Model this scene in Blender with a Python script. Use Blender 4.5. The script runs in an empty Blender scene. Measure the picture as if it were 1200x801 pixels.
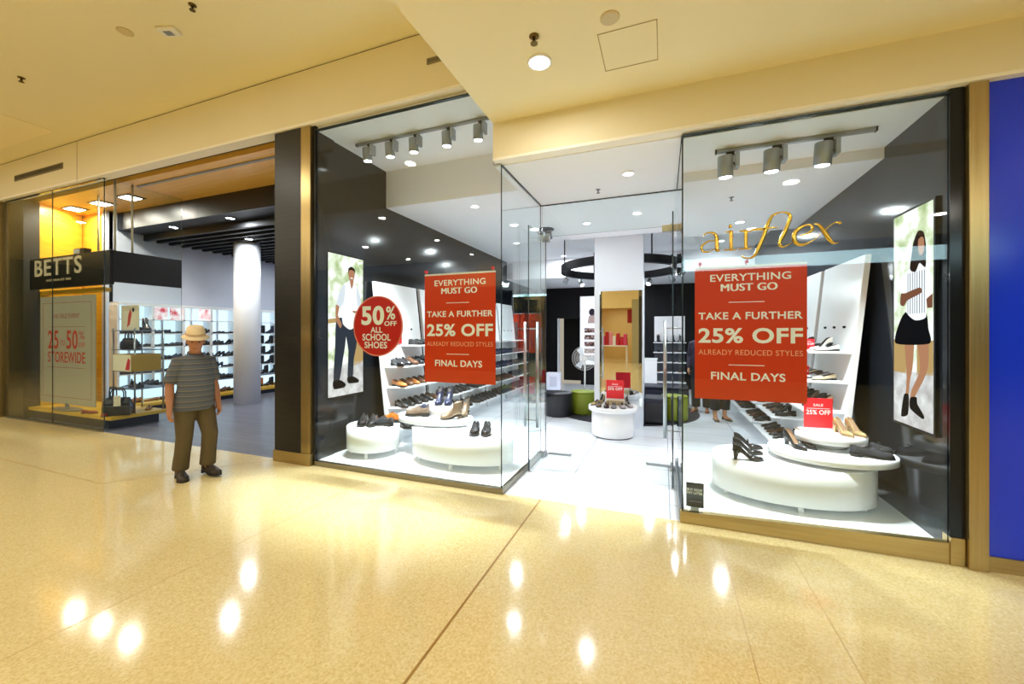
import bpy, bmesh, math, random
from mathutils import Vector, Matrix
random.seed(7)
PI = math.pi
scene = bpy.context.scene
C = scene.collection

# ------------------------------------------------------------------ camera, world, exposure
cam_d = bpy.data.cameras.new('camera')
cam_d.sensor_width = 36.0
cam_d.lens = 468.0 / 1200.0 * 36.0
cam_d.shift_y = -10.5 / 1200.0
cam_d.clip_start = 0.05
cam_d.clip_end = 200
cam = bpy.data.objects.new('camera', cam_d)
cam.location = (0, 0, 1.6)
cam.rotation_euler = (PI / 2, 0, math.atan(178.0 / 468.0))
C.objects.link(cam)
scene.camera = cam

world = bpy.data.worlds.new('world')
scene.world = world
world.use_nodes = True
world.node_tree.nodes['Background'].inputs[0].default_value = (1.0, 0.90, 0.72, 1)
world.node_tree.nodes['Background'].inputs[1].default_value = 0.4

scene.view_settings.view_transform = 'Standard'
scene.view_settings.look = 'None'
scene.view_settings.gamma = 1.0
scene.view_settings.use_curve_mapping = False
scene.view_settings.exposure = 0.1
cy = scene.cycles
cy.max_bounces = 12
cy.diffuse_bounces = 8
cy.glossy_bounces = 5
cy.transmission_bounces = 6
cy.transparent_max_bounces = 40
cy.sample_clamp_indirect = 6.0
cy.caustics_reflective = False
cy.caustics_refractive = False
cy.use_denoising = True

MALL_W = 29.0        # watts of one mall downlight
SHOP_W = 15.0        # watts of one shop downlight
BOUT_W = 14.0        # watts of one downlight in the neighbouring shop
WARM = (1.0, 0.965, 0.85)
COOL = (0.90, 0.96, 1.0)


# ------------------------------------------------------------------ materials
def lin(h):
    if not isinstance(h, str):
        return tuple(h) + ((1.0,) if len(h) == 3 else ())
    h = h.lstrip('#')
    o = []
    for i in (0, 2, 4):
        v = int(h[i:i + 2], 16) / 255.0
        o.append(v / 12.92 if v <= 0.04045 else ((v + 0.055) / 1.055) ** 2.4)
    return tuple(o) + (1.0,)


MATS = {}


def mat(name, col='#808080', rough=0.5, metal=0.0, spec=0.5, emit=None, estr=0.0, coat=0.0, vary=0.0, vscale=8.0, bump=0.0):
    if name in MATS:
        return MATS[name]
    m = bpy.data.materials.new(name)
    m.use_nodes = True
    nt = m.node_tree
    b = nt.nodes['Principled BSDF']
    b.inputs['Base Color'].default_value = lin(col)
    b.inputs['Roughness'].default_value = rough
    b.inputs['Metallic'].default_value = metal
    b.inputs['Specular IOR Level'].default_value = spec
    b.inputs['Coat Weight'].default_value = coat
    if emit is not None:
        b.inputs['Emission Color'].default_value = lin(emit)
        b.inputs['Emission Strength'].default_value = estr
    if vary > 0 or bump > 0:
        tc = nt.nodes.new('ShaderNodeTexCoord')
        nz = nt.nodes.new('ShaderNodeTexNoise')
        nz.inputs['Scale'].default_value = vscale
        nz.inputs['Detail'].default_value = 4
        nt.links.new(tc.outputs['Object'], nz.inputs['Vector'])
        if vary > 0:
            mx = nt.nodes.new('ShaderNodeMix')
            mx.data_type = 'RGBA'
            c = lin(col)
            mx.inputs['A'].default_value = tuple(max(0, x * (1 - vary)) for x in c[:3]) + (1,)
            mx.inputs['B'].default_value = tuple(min(1, x * (1 + vary)) for x in c[:3]) + (1,)
            nt.links.new(nz.outputs['Fac'], mx.inputs['Factor'])
            nt.links.new(mx.outputs['Result'], b.inputs['Base Color'])
        if bump > 0:
            bp = nt.nodes.new('ShaderNodeBump')
            bp.inputs['Strength'].default_value = bump
            bp.inputs['Distance'].default_value = 0.01
            nt.links.new(nz.outputs['Fac'], bp.inputs['Height'])
            nt.links.new(bp.outputs['Normal'], b.inputs['Normal'])
    MATS[name] = m
    return m


def glow(name, col, strength, vary=None, vscale=6.0, cols=None):
    """a surface that gives off light: lamp faces, lit signs, light boxes"""
    if name in MATS:
        return MATS[name]
    m = bpy.data.materials.new(name)
    m.use_nodes = True
    nt = m.node_tree
    for n in list(nt.nodes):
        nt.nodes.remove(n)
    out = nt.nodes.new('ShaderNodeOutputMaterial')
    e = nt.nodes.new('ShaderNodeEmission')
    e.inputs['Color'].default_value = lin(col)
    e.inputs['Strength'].default_value = strength
    nt.links.new(e.outputs[0], out.inputs['Surface'])
    if cols:
        tc = nt.nodes.new('ShaderNodeTexCoord')
        nz = nt.nodes.new('ShaderNodeTexNoise')
        nz.inputs['Scale'].default_value = vscale
        nz.inputs['Detail'].default_value = 3
        cr = nt.nodes.new('ShaderNodeValToRGB')
        el = cr.color_ramp.elements
        while len(el) < len(cols):
            el.new(0.5)
        for i, (p, c) in enumerate(cols):
            el[i].position = p
            el[i].color = lin(c)
        nt.links.new(tc.outputs['Object'], nz.inputs['Vector'])
        nt.links.new(nz.outputs['Fac'], cr.inputs['Fac'])
        nt.links.new(cr.outputs['Color'], e.inputs['Color'])
    MATS[name] = m
    return m


def glass_mat(name, tint, base=0.024):
    m = bpy.data.materials.new(name)
    m.use_nodes = True
    nt = m.node_tree
    for n in list(nt.nodes):
        nt.nodes.remove(n)
    out = nt.nodes.new('ShaderNodeOutputMaterial')
    tr = nt.nodes.new('ShaderNodeBsdfTransparent')
    tr.inputs['Color'].default_value = lin(tint)
    gl = nt.nodes.new('ShaderNodeBsdfGlossy')
    gl.inputs['Roughness'].default_value = 0.0
    gl.inputs['Color'].default_value = (1, 1, 1, 1)
    lw = nt.nodes.new('ShaderNodeLayerWeight')
    lw.inputs['Blend'].default_value = 0.5
    pw = nt.nodes.new('ShaderNodeMath')
    pw.operation = 'POWER'
    pw.inputs[1].default_value = 5.0
    ma = nt.nodes.new('ShaderNodeMath')
    ma.operation = 'MULTIPLY_ADD'
    ma.inputs[1].default_value = 1.0 - base
    ma.inputs[2].default_value = base
    mx = nt.nodes.new('ShaderNodeMixShader')
    nt.links.new(lw.outputs['Facing'], pw.inputs[0])
    nt.links.new(pw.outputs[0], ma.inputs[0])
    nt.links.new(ma.outputs[0], mx.inputs[0])
    nt.links.new(tr.outputs[0], mx.inputs[1])
    nt.links.new(gl.outputs[0], mx.inputs[2])
    nt.links.new(mx.outputs[0], out.inputs['Surface'])
    MATS[name] = m
    return m


def marble_mat():
    m = bpy.data.materials.new('polished_terrazzo')
    m.use_nodes = True
    nt = m.node_tree
    L = nt.links
    b = nt.nodes['Principled BSDF']
    b.inputs['Roughness'].default_value = 0.10
    b.inputs['Specular IOR Level'].default_value = 0.55
    tc = nt.nodes.new('ShaderNodeTexCoord')
    n1 = nt.nodes.new('ShaderNodeTexNoise')
    n1.inputs['Scale'].default_value = 60
    n1.inputs['Detail'].default_value = 6
    n1.inputs['Roughness'].default_value = 0.75
    v1 = nt.nodes.new('ShaderNodeTexVoronoi')
    v1.inputs['Scale'].default_value = 95
    n2 = nt.nodes.new('ShaderNodeTexNoise')
    n2.inputs['Scale'].default_value = 1.1
    for n in (n1, v1, n2):
        L.new(tc.outputs['Object'], n.inputs['Vector'])
    r1 = nt.nodes.new('ShaderNodeValToRGB')
    e = r1.color_ramp.elements
    e[0].position = 0.30
    e[0].color = lin('#b89e60')
    e[1].position = 0.62
    e[1].color = lin('#f0e2b0')
    k = e.new(0.44)
    k.color = lin('#e3cf94')
    L.new(n1.outputs['Fac'], r1.inputs['Fac'])
    r2 = nt.nodes.new('ShaderNodeValToRGB')
    e = r2.color_ramp.elements
    e[0].position = 0.0
    e[0].color = lin('#cdb26e')
    e[1].position = 0.9
    e[1].color = lin('#f4e8bf')
    L.new(v1.outputs['Color'], r2.inputs['Fac'])
    mx = nt.nodes.new('ShaderNodeMix')
    mx.data_type = 'RGBA'
    mx.inputs['Factor'].default_value = 0.45
    L.new(r1.outputs['Color'], mx.inputs['A'])
    L.new(r2.outputs['Color'], mx.inputs['B'])
    mm = nt.nodes.new('ShaderNodeMix')
    mm.data_type = 'RGBA'
    mm.blend_type = 'MULTIPLY'
    mm.inputs['Factor'].default_value = 0.25
    r3 = nt.nodes.new('ShaderNodeValToRGB')
    r3.color_ramp.elements[0].color = lin('#e6d29a')
    r3.color_ramp.elements[1].color = (1, 1, 1, 1)
    L.new(n2.outputs['Fac'], r3.inputs['Fac'])
    L.new(mx.outputs['Result'], mm.inputs['A'])
    L.new(r3.outputs['Color'], mm.inputs['B'])
    L.new(mm.outputs['Result'], b.inputs['Base Color'])
    MATS['marble'] = m
    return m


def tile_mat(name, c1, mortar, w, h, rough, ms=0.004, off=0.0, vary=None, axis='XY', bias=0.0):
    """rectangular tiles or boards as a pattern in object space"""
    m = bpy.data.materials.new(name)
    m.use_nodes = True
    nt = m.node_tree
    b = nt.nodes['Principled BSDF']
    b.inputs['Roughness'].default_value = rough
    tc = nt.nodes.new('ShaderNodeTexCoord')
    mp = nt.nodes.new('ShaderNodeMapping')
    if axis == 'XZ':
        mp.inputs['Rotation'].default_value = (-PI / 2, 0, 0)
    if axis == 'YX':
        mp.inputs['Rotation'].default_value = (0, 0, PI / 2)
    mp.inputs['Location'].default_value = (bias, 0, 0)
    br = nt.nodes.new('ShaderNodeTexBrick')
    br.offset = off
    br.inputs['Scale'].default_value = 1.0
    br.inputs['Brick Width'].default_value = w
    br.inputs['Row Height'].default_value = h
    br.inputs['Mortar Size'].default_value = ms
    br.inputs['Color1'].default_value = lin(c1)
    br.inputs['Color2'].default_value = lin(vary or c1)
    br.inputs['Mortar'].default_value = lin(mortar)
    nt.links.new(tc.outputs['Object'], mp.inputs['Vector'])
    nt.links.new(mp.outputs['Vector'], br.inputs['Vector'])
    nt.links.new(br.outputs['Color'], b.inputs['Base Color'])
    MATS[name] = m
    return m


def grain_mat(name, c1, c2, rough, scale=(2, 30, 30), spec=0.5, metal=0.0):
    """streaks along one axis: wood veneer, brushed metal, ribbed laminate"""
    if name in MATS:
        return MATS[name]
    m = bpy.data.materials.new(name)
    m.use_nodes = True
    nt = m.node_tree
    b = nt.nodes['Principled BSDF']
    b.inputs['Roughness'].default_value = rough
    b.inputs['Metallic'].default_value = metal
    b.inputs['Specular IOR Level'].default_value = spec
    tc = nt.nodes.new('ShaderNodeTexCoord')
    mp = nt.nodes.new('ShaderNodeMapping')
    mp.inputs['Scale'].default_value = scale
    nz = nt.nodes.new('ShaderNodeTexNoise')
    nz.inputs['Scale'].default_value = 1.0
    nz.inputs['Detail'].default_value = 5
    cr = nt.nodes.new('ShaderNodeValToRGB')
    cr.color_ramp.elements[0].position = 0.3
    cr.color_ramp.elements[0].color = lin(c1)
    cr.color_ramp.elements[1].position = 0.7
    cr.color_ramp.elements[1].color = lin(c2)
    nt.links.new(tc.outputs['Object'], mp.inputs['Vector'])
    nt.links.new(mp.outputs['Vector'], nz.inputs['Vector'])
    nt.links.new(nz.outputs['Fac'], cr.inputs['Fac'])
    nt.links.new(cr.outputs['Color'], b.inputs['Base Color'])
    MATS[name] = m
    return m


marble_mat()
GLASS = glass_mat('clear_shop_glass', '#f7fbfa')
EDGE = mat('glass_edge', '#2c3a40', 0.15, spec=0.6)
WHITE = mat('white_gloss_laminate', '#f4f6f8', 0.22)
WPAINT = mat('white_ceiling_paint', '#f5f7fb', 0.7)
WCEIL = mat('white_wall_paint', '#eff2f6', 0.6)
CREAM = mat('cream_bulkhead_paint', '#eae1c4', 0.65, vary=0.03, vscale=1.5)
CREAMC = mat('cream_ceiling_paint', '#ece2bb', 0.7, vary=0.02, vscale=1.0)
CREAML = mat('pale_soffit_paint', '#f6f2e8', 0.6)
BLACKG = mat('black_gloss_panel', '#181b20', 0.14, spec=0.3)
CHAR = mat('charcoal_panel', '#202329', 0.10, spec=0.3)
BLACK = mat('matt_black', '#0c0d11', 0.5, spec=0.2)
DARK = mat('dark_recess', '#0a0a0b', 0.8)
GOLD = grain_mat('brushed_brass', '#ae9763', '#bfa877', 0.26, (60, 60, 1.2), metal=0.85)
GOLDH = grain_mat('brushed_brass_kick', '#b39c66', '#bda676', 0.28, (1.2, 60, 60), metal=0.85)
STEEL = mat('brushed_steel', '#a9adb0', 0.28, metal=1.0)
CHROME = mat('chrome', '#d0d4d8', 0.08, metal=1.0)
GREY = mat('light_grey_metal', '#9a9da0', 0.4, metal=0.6)
RED = mat('red_banner_vinyl', '#de3e12', 0.35, spec=0.3)
REDC = mat('red_card', '#d3141c', 0.4)
WTXT = mat('white_lettering', '#ffffff', 0.5)
PTXT = mat('peach_lettering', '#ffb48c', 0.5)
BLUE = mat('blue_gloss_panel', '#1a3ae6', 0.16, spec=0.5)
LAMP_COOL = glow('cool_lamp_face', (0.93, 0.97, 1.0), 14.0)
LAMP_WARM = glow('warm_lamp_face', (1.0, 0.93, 0.78), 14.0)


# ------------------------------------------------------------------ mesh helpers
class MB:
    """collects shapes and links them as one mesh object"""

    def __init__(self):
        self.v, self.f, self.m, self.s = [], [], [], []

    def add(self, verts, faces, mi=0, smooth=False, M=None):
        o = len(self.v)
        for p in verts:
            p = Vector(p)
            self.v.append(M @ p if M is not None else p)
        for f in faces:
            self.f.append([i + o for i in f])
            self.m.append(mi)
            self.s.append(smooth)
        return self

    def box(self, x0, x1, y0, y1, z0, z1, mi=0, M=None):
        v = [(x, y, z) for z in (z0, z1) for y in (y0, y1) for x in (x0, x1)]
        f = [(0, 2, 3, 1), (4, 5, 7, 6), (0, 1, 5, 4), (2, 6, 7, 3), (0, 4, 6, 2), (1, 3, 7, 5)]
        return self.add(v, f, mi, False, M)

    def prism(self, poly, z0, z1, mi=0, axis='z', M=None, smooth=False, cap=None):
        """poly: 2-D outline; extruded along axis (z: xy outline, y: xz outline, x: yz outline)"""
        n = len(poly)

        def P(a, b, c):
            return (a, b, c) if axis == 'z' else ((a, c, b) if axis == 'y' else (c, a, b))
        v = [P(a, b, z0) for a, b in poly] + [P(a, b, z1) for a, b in poly]
        self.add(v, [tuple(range(n))[::-1], tuple(range(n, 2 * n))], mi if cap is None else cap, False, M)
        v0 = len(self.v) - 2 * n
        for i in range(n):
            j = (i + 1) % n
            self.f.append([v0 + i, v0 + j, v0 + n + j, v0 + n + i])
            self.m.append(mi)
            self.s.append(smooth)
        return self

    def rings(self, rings, mi=0, smooth=True, caps=True, closed=True, M=None):
        n = len(rings[0])
        v = [p for r in rings for p in r]
        f = []
        for k in range(len(rings) - 1):
            for i in range(n if closed else n - 1):
                j = (i + 1) % n
                f.append((k * n + i, k * n + j, (k + 1) * n + j, (k + 1) * n + i))
        self.add(v, f, mi, smooth, M)
        if caps:
            o = len(self.v) - len(v)
            self.f += [[o + i for i in range(n)][::-1], [o + (len(rings) - 1) * n + i for i in range(n)]]
            self.m += [mi, mi]
            self.s += [False, False]
        return self

    def lathe(self, prof, n=32, mi=0, sx=1.0, sy=1.0, M=None, caps=True, smooth=True):
        rings = [[(r * sx * math.cos(2 * PI * i / n), r * sy * math.sin(2 * PI * i / n), z) for i in range(n)] for r, z in prof]
        return self.rings(rings, mi, smooth, caps, True, M)

    def tube(self, pts, rad, n=10, mi=0, caps=True, smooth=True):
        pts = [Vector(p) for p in pts]
        rs = rad if isinstance(rad, (list, tuple)) else [rad] * len(pts)
        rings = []
        ref = None
        for i, p in enumerate(pts):
            t = (pts[min(i + 1, len(pts) - 1)] - pts[max(i - 1, 0)]).normalized()
            if ref is None:
                ref = Vector((0, 0, 1)) if abs(t.z) < 0.9 else Vector((1, 0, 0))
            a = (ref - t * ref.dot(t)).normalized()
            ref = a
            b = t.cross(a)
            r = rs[i]
            ra, rb = r if isinstance(r, (list, tuple)) else (r, r)
            rings.append([p + a * ra * math.cos(2 * PI * k / n) + b * rb * math.sin(2 * PI * k / n) for k in range(n)])
        return self.rings(rings, mi, smooth, caps)

    def ball(self, c, r, n=16, mi=0, M=None):
        rx, ry, rz = r if isinstance(r, (list, tuple)) else (r, r, r)
        rings = []
        k = n // 2
        for i in range(1, k):
            a = PI * i / k
            rings.append([(c[0] + rx * math.sin(a) * math.cos(2 * PI * j / n), c[1] + ry * math.sin(a) * math.sin(2 * PI * j / n), c[2] - rz * math.cos(a)) for j in range(n)])
        return self.rings(rings, mi, True, True, True, M)

    def mesh(self, name, mats):
        me = bpy.data.meshes.new(name)
        me.from_pydata([tuple(p) for p in self.v], [], self.f)
        for m in mats if isinstance(mats, (list, tuple)) else [mats]:
            me.materials.append(m)
        me.polygons.foreach_set('material_index', self.m)
        me.polygons.foreach_set('use_smooth', self.s)
        bm = bmesh.new()
        bm.from_mesh(me)
        bmesh.ops.recalc_face_normals(bm, faces=bm.faces)
        bm.to_mesh(me)
        bm.free()
        me.update()
        return me

    def obj(self, name, mats, parent=None, bevel=0.0, seg=2):
        o = bpy.data.objects.new(name, self.mesh(name, mats))
        C.objects.link(o)
        if parent is not None:
            o.parent = parent
        if bevel > 0:
            b = o.modifiers.new('bevel', 'BEVEL')
            b.width = bevel
            b.segments = seg
            b.limit_method = 'ANGLE'
            b.angle_limit = 0.6
        return o


def tag(o, label=None, cat=None, group=None, kind=None):
    if label:
        o['label'] = label
    if cat:
        o['category'] = cat
    if group:
        o['group'] = group
    if kind:
        o['kind'] = kind
    return o


def thing(name, label, cat, loc=(0, 0, 0), rz=0.0, group=None):
    o = bpy.data.objects.new(name, None)
    o.empty_display_size = 0.1
    o.location = loc
    o.rotation_euler = (0, 0, rz)
    C.objects.link(o)
    return tag(o, label, cat, group)


def struct(name, mb, mats, parent=None, bevel=0.0):
    o = mb.obj(name, mats, parent, bevel)
    if parent is None:
        o['kind'] = 'structure'
    return o


def sbox(name, x0, x1, y0, y1, z0, z1, m, parent=None, bevel=0.0):
    return struct(name, MB().box(x0, x1, y0, y1, z0, z1), m, parent, bevel)


def link_copy(src, parent=None, loc=None, rz=None):
    c = src.copy()
    C.objects.link(c)
    if parent is not None:
        c.parent = parent
    if loc is not None:
        c.location = loc
    if rz is not None:
        c.rotation_euler = (0, 0, rz)
    return c


def dup(root, loc, rz=0.0, label=None, group=None):
    r = link_copy(root, None, loc, rz)
    if label:
        r['label'] = label
    if group:
        r['group'] = group
    for ch in list(root.children):
        c = link_copy(ch, r)
        for g in list(ch.children):
            link_copy(g, c)
    return r


def baked(o):
    """the object's mesh with its modifiers applied"""
    dg = bpy.context.evaluated_depsgraph_get()
    dg.update()
    me = bpy.data.meshes.new_from_object(o.evaluated_get(dg))
    o.modifiers.clear()
    o.data = me
    return o


def remeshed(mb, name, mats, voxel, smooth=4, parent=None, factor=0.5):
    o = mb.obj(name, mats, None)
    r = o.modifiers.new('remesh', 'REMESH')
    r.mode = 'VOXEL'
    r.voxel_size = voxel
    r.use_smooth_shade = True
    if smooth:
        s = o.modifiers.new('smooth', 'SMOOTH')
        s.iterations = smooth
        s.factor = factor
    baked(o)
    if parent is not None:
        o.parent = parent
    return o


def text_mesh(body, bold=0.0, extrude=0.0, space=1.0):
    cu = bpy.data.curves.new('lettering', 'FONT')
    cu.body = body
    cu.size = 1.0
    cu.offset = bold
    cu.extrude = extrude
    cu.space_character = space
    cu.resolution_u = 4
    o = bpy.data.objects.new('lettering', cu)
    C.objects.link(o)
    dg = bpy.context.evaluated_depsgraph_get()
    dg.update()
    me = bpy.data.meshes.new_from_object(o.evaluated_get(dg))
    bpy.data.objects.remove(o)
    bpy.data.curves.remove(cu)
    return me


def lettering(name, body, x0, x1, z0, z1, y, m, parent=None, bold=0.015, depth=0.004, M=None, space=1.05):
    """writing fitted to a box in the XZ plane, facing -Y at y (then moved by M)"""
    me = text_mesh(body, bold, 0.5, space)
    xs = [v.co.x for v in me.vertices]
    ys = [v.co.y for v in me.vertices]
    zs = [v.co.z for v in me.vertices]
    ax, bx, ay, by = min(xs), max(xs), min(ys), max(ys)
    az, bz = min(zs), max(zs)
    for v in me.vertices:
        px = x0 + (v.co.x - ax) / (bx - ax) * (x1 - x0)
        pz = z0 + (v.co.y - ay) / (by - ay) * (z1 - z0)
        py = y - (v.co.z - az) / max(bz - az, 1e-6) * depth
        p = Vector((px, py, pz))
        v.co = M @ p if M is not None else p
    me.materials.clear()
    me.materials.append(m)
    o = bpy.data.objects.new(name, me)
    C.objects.link(o)
    if parent is not None:
        o.parent = parent
    return o


def area(name, loc, w, size, col, rot=(0, 0, 0), parent=None, spread=PI):
    d = bpy.data.lights.new(name, 'AREA')
    d.shape = 'DISK'
    d.size = size
    d.energy = w
    d.color = col
    d.spread = spread
    o = bpy.data.objects.new(name, d)
    o.location = loc
    o.rotation_euler = rot
    C.objects.link(o)
    if parent is not None:
        o.parent = parent
    return o


def spot(name, loc, w, target, angle, col, size=0.05, parent=None, off=(0, 0, 0)):
    d = bpy.data.lights.new(name, 'SPOT')
    d.energy = w
    d.color = col
    d.spot_size = angle
    d.spot_blend = 0.6
    d.shadow_soft_size = size
    o = bpy.data.objects.new(name, d)
    o.location = Vector(loc) - Vector(off)
    o.rotation_euler = (Vector(target) - Vector(loc)).to_track_quat('-Z', 'Y').to_euler()
    C.objects.link(o)
    if parent is not None:
        o.parent = parent
    return o


ORD = ['first', 'second', 'third', 'fourth', 'fifth', 'sixth', 'seventh', 'eighth', 'ninth', 'tenth', 'eleventh', 'twelfth', 'thirteenth', 'fourteenth', 'fifteenth', 'sixteenth']

# ------------------------------------------------------------------ the mall: floor, ceilings, bulkheads
GY = 3.68            # plane of the shop fronts
sbox('floor', -26, 12, -8, 3.69, -0.12, 0.0, MATS['marble'])
JOINT = mat('bronze_floor_joint', '#a07a34', 0.35)
JOINTF = mat('hairline_floor_joint', '#c9ac72', 0.3)
sbox('trim_1', -1.115, -1.10, -8, 3.68, 0.0, 0.0012, JOINT)
struct('trim_2', MB().prism([(-26, 2.68), (-5.6, 2.42), (-4.6, 3.68), (-4.585, 3.68), (-5.59, 2.405), (-26, 2.665)], 0.0, 0.001), JOINTF)
sbox('trim_3', 0.408, 0.414, -8, 3.68, 0.0, 0.001, JOINTF)
sbox('trim_4', 0.86, 0.865, -8, 3.68, 0.0, 0.001, JOINTF)
sbox('trim_5', -3.03, -3.024, -8, 3.68, 0.0, 0.001, JOINTF)

sbox('ceiling_high', -26, -1.57, -8, 3.9, 4.77, 4.9, CREAMC)
sbox('ceiling_low', -1.57, 12, -3.5, 3.72, 3.655, 4.9, CREAMC)
sbox('ceiling_far', -1.57, 12, -8, -3.5, 4.9, 5.0, CREAMC)
sbox('wall_bulkhead_high', -26, -1.57, 3.60, 3.70, 4.13, 4.755, CREAM)
sbox('trim_shadow_gap', -26, -1.57, 3.612, 3.70, 4.755, 4.77, DARK)
sbox('wall_bulkhead_low', -1.57, 12, 3.60, 3.70, 3.315, 3.655, CREAM)
sbox('trim_bulkhead_soffit', -26, -1.58, 3.60, 3.76, 4.10, 4.13, CREAML)
sbox('trim_bulkhead_soffit_low', -1.57, 12, 3.60, 3.72, 3.29, 3.315, CREAML)
sbox('trim_bulkhead_seam', -9.036, -9.030, 3.597, 3.60, 4.10, 4.755, mat('seam_line', '#8d7d56', 0.7))  # darker line along the bulkhead joint
# bright reflection on the high ceiling, painted as a thin pale sheet
cp = MB().box(-11.2, -8.95, 2.62, 3.30, 4.762, 4.77)
struct('trim_ceiling_sheen', cp, mat('painted_ceiling_sheen', '#f4e7bd', 0.6), bevel=0.003)
# access hatch: a thin frame line in the low ceiling
h = MB()
for (a, b, c_, d) in ((-0.43, -0.04, 2.78, 2.786), (-0.43, -0.04, 3.19, 3.196), (-0.43, -0.424, 2.78, 3.196), (-0.046, -0.04, 2.78, 3.196)):
    h.box(a, b, c_, d, 3.652, 3.655)
struct('trim_ceiling_hatch', h, mat('hatch_line', '#b09a62', 0.6))

# opposite side of the mall (seen in the mirror and in the glass)
MW = mat('opposite_wall_paint', '#e2c98c', 0.6)
DKF = mat('dimmed_opposite_wall', '#2b2926', 0.4)  # unseen opposite wall, darkened to weaken reflections in the shop glass
sbox('wall_opposite_dark', -26, -3.7, -8.2, -8, 0, 3.55, DKF)
sbox('wall_opposite_dark_right', -1.25, 12, -8.2, -8, 0, 3.55, DKF)
sbox('wall_opposite_bulkhead_far', -26, -9, -8.2, -8, 3.55, 4.9, mat('dimmed_bulkhead', '#6d6350', 0.6))  # bulkhead colour darkened so the neighbour's window mirrors less light
sbox('wall_opposite_bulkhead', -9, -1.25, -8.2, -8, 3.55, 4.9, MW)
sbox('wall_opposite_bulkhead_right', -1.25, 12, -8.2, -8, 3.55, 5.0, mat('dimmed_bulkhead', '#6d6350', 0.6))
sbox('wall_opposite_lintel', -3.7, -1.25, -8.2, -8, 2.95, 3.55, MW)
AMB = mat('amber_shop_wall', '#dcc07a', 0.6)
sbox('wall_opposite_shop_back', -4.4, -0.7, -11.6, -11.5, 0, 3.2, AMB)
sbox('wall_opposite_shop_left', -4.5, -4.4, -11.6, -8.2, 0, 3.2, AMB)
sbox('wall_opposite_shop_right', -0.7, -0.6, -11.6, -8.2, 0, 3.2, AMB)
sbox('ceiling_opposite_shop', -4.5, -0.6, -11.6, -8.2, 3.2, 3.3, CREAMC)
sbox('wall_end_far_added', -26.2, -26, -8.2, 3.9, 0, 4.9, mat('added_end_wall_dark', '#201d19', 0.6))  # added unseen end wall, near-black, keeps bright surroundings out of the reflections
sbox('wall_end_near_added', 12, 12.2, -8.2, 3.9, 0, 5.0, mat('added_end_wall_dark', '#201d19', 0.6))  # unseen dark closure added at this end too, against bright reflections
sbox('floor_opposite_shop', -4.5, -0.6, -11.6, -8.0, -0.1, 0.0, MATS['marble'])
sbox('trim_opposite_frame', -3.78, -3.7, -8.05, -7.97, 0, 3.05, GOLD)
sbox('trim_opposite_pier', -1.6, -1.25, -8.03, -7.98, 0, 3.4, mat('sage_pier', '#a39a72', 0.4))

# ------------------------------------------------------------------ the white shoe shop: shell
TILE = tile_mat('white_floor_tiles', '#e6eaf0', '#98a2b0', 1.0, 0.5, 0.12, ms=0.005, bias=0.95)
sbox('floor_shop', -3.97, 1.9, 3.69, 12.5, -0.12, 0.0, TILE)
sbox('wall_shop_left', -4.06, -3.95, 3.74, 12.5, 0, 4.12, BLACKG)
sbox('wall_shop_right', 1.85, 1.93, 3.74, 12.5, 0, 3.6, CHAR)
bk = MB().box(-3.95, -3.14, 12.4, 12.5, 0, 3.6).box(-2.42, 1.85, 12.4, 12.5, 0, 3.6).box(-3.14, -2.42, 12.4, 12.5, 2.06, 3.6)
struct('wall_shop_back', bk, BLACK)
sbox('wall_stockroom', -3.2, -2.3, 13.4, 13.5, 0, 2.4, DARK)
struct('trim_stockroom_jamb', MB().box(-3.15, -3.09, 12.33, 12.4, 0, 2.06), mat('white_jamb', '#dfe3ea', 0.4))
sbox('ceiling_window_bay', -3.95, -1.6, 3.70, 5.0, 4.05, 4.12, WPAINT)
sbox('wall_shop_drop', -3.95, -1.6, 5.0, 5.05, 3.5, 4.12, WCEIL)
sbox('ceiling_shop_left', -3.95, -1.6, 5.05, 10.0, 3.5, 3.6, WPAINT)
sbox('wall_shop_bay_side', -1.6, -1.57, 3.72, 7.13, 3.28, 4.12, WCEIL)
sbox('ceiling_entry', -1.57, 0.16, 3.72, 7.13, 3.28, 3.6, WPAINT)
sbox('ceiling_window_right', 0.16, 1.85, 3.72, 4.54, 3.265, 3.6, WPAINT)
sbox('ceiling_shop_right', 0.16, 1.85, 4.54, 7.13, 3.17, 3.6, WPAINT)
sbox('ceiling_shop_middle', -1.6, 1.85, 7.13, 10.0, 3.5, 3.6, WPAINT)
sbox('ceiling_shop_back', -3.95, 1.85, 10.0, 12.5, 3.02, 3.6, WPAINT)
# plinths of the two show windows
sbox('floor_window_left', -3.95, -1.53, 3.72, 5.06, 0, 0.055, WHITE)
struct('baseboard_window_left', MB().box(-3.95, -1.49, 3.66, 3.72, 0, 0.055).box(-1.53, -1.49, 3.72, 5.06, 0, 0.055), mat('bronze_kick', '#8f8878', 0.3, metal=0.8), bevel=0.003)
sbox('floor_window_right', 0.17, 1.85, 3.72, 5.2, 0, 0.10, WHITE)
kb = MB()
kb.add([(0.13, 3.66, 0), (1.85, 3.66, 0), (1.85, 3.72, 0), (0.13, 3.72, 0), (0.13, 3.66, 0.095), (1.85, 3.66, 0.145), (1.85, 3.72, 0.145), (0.13, 3.72, 0.095)],
       [(0, 3, 2, 1), (4, 5, 6, 7), (0, 1, 5, 4), (1, 2, 6, 5), (2, 3, 7, 6), (3, 0, 4, 7)])
struct('baseboard_window_right', kb, GOLDH)
sr = MB().box(0.125, 0.14, 3.72, 5.2, 0, 0.10).box(0.155, 0.17, 3.72, 5.2, 0, 0.10).box(0.14, 0.155, 3.72, 5.2, 0, 0.06)
struct('trim_window_rail', sr, STEEL)

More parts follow.
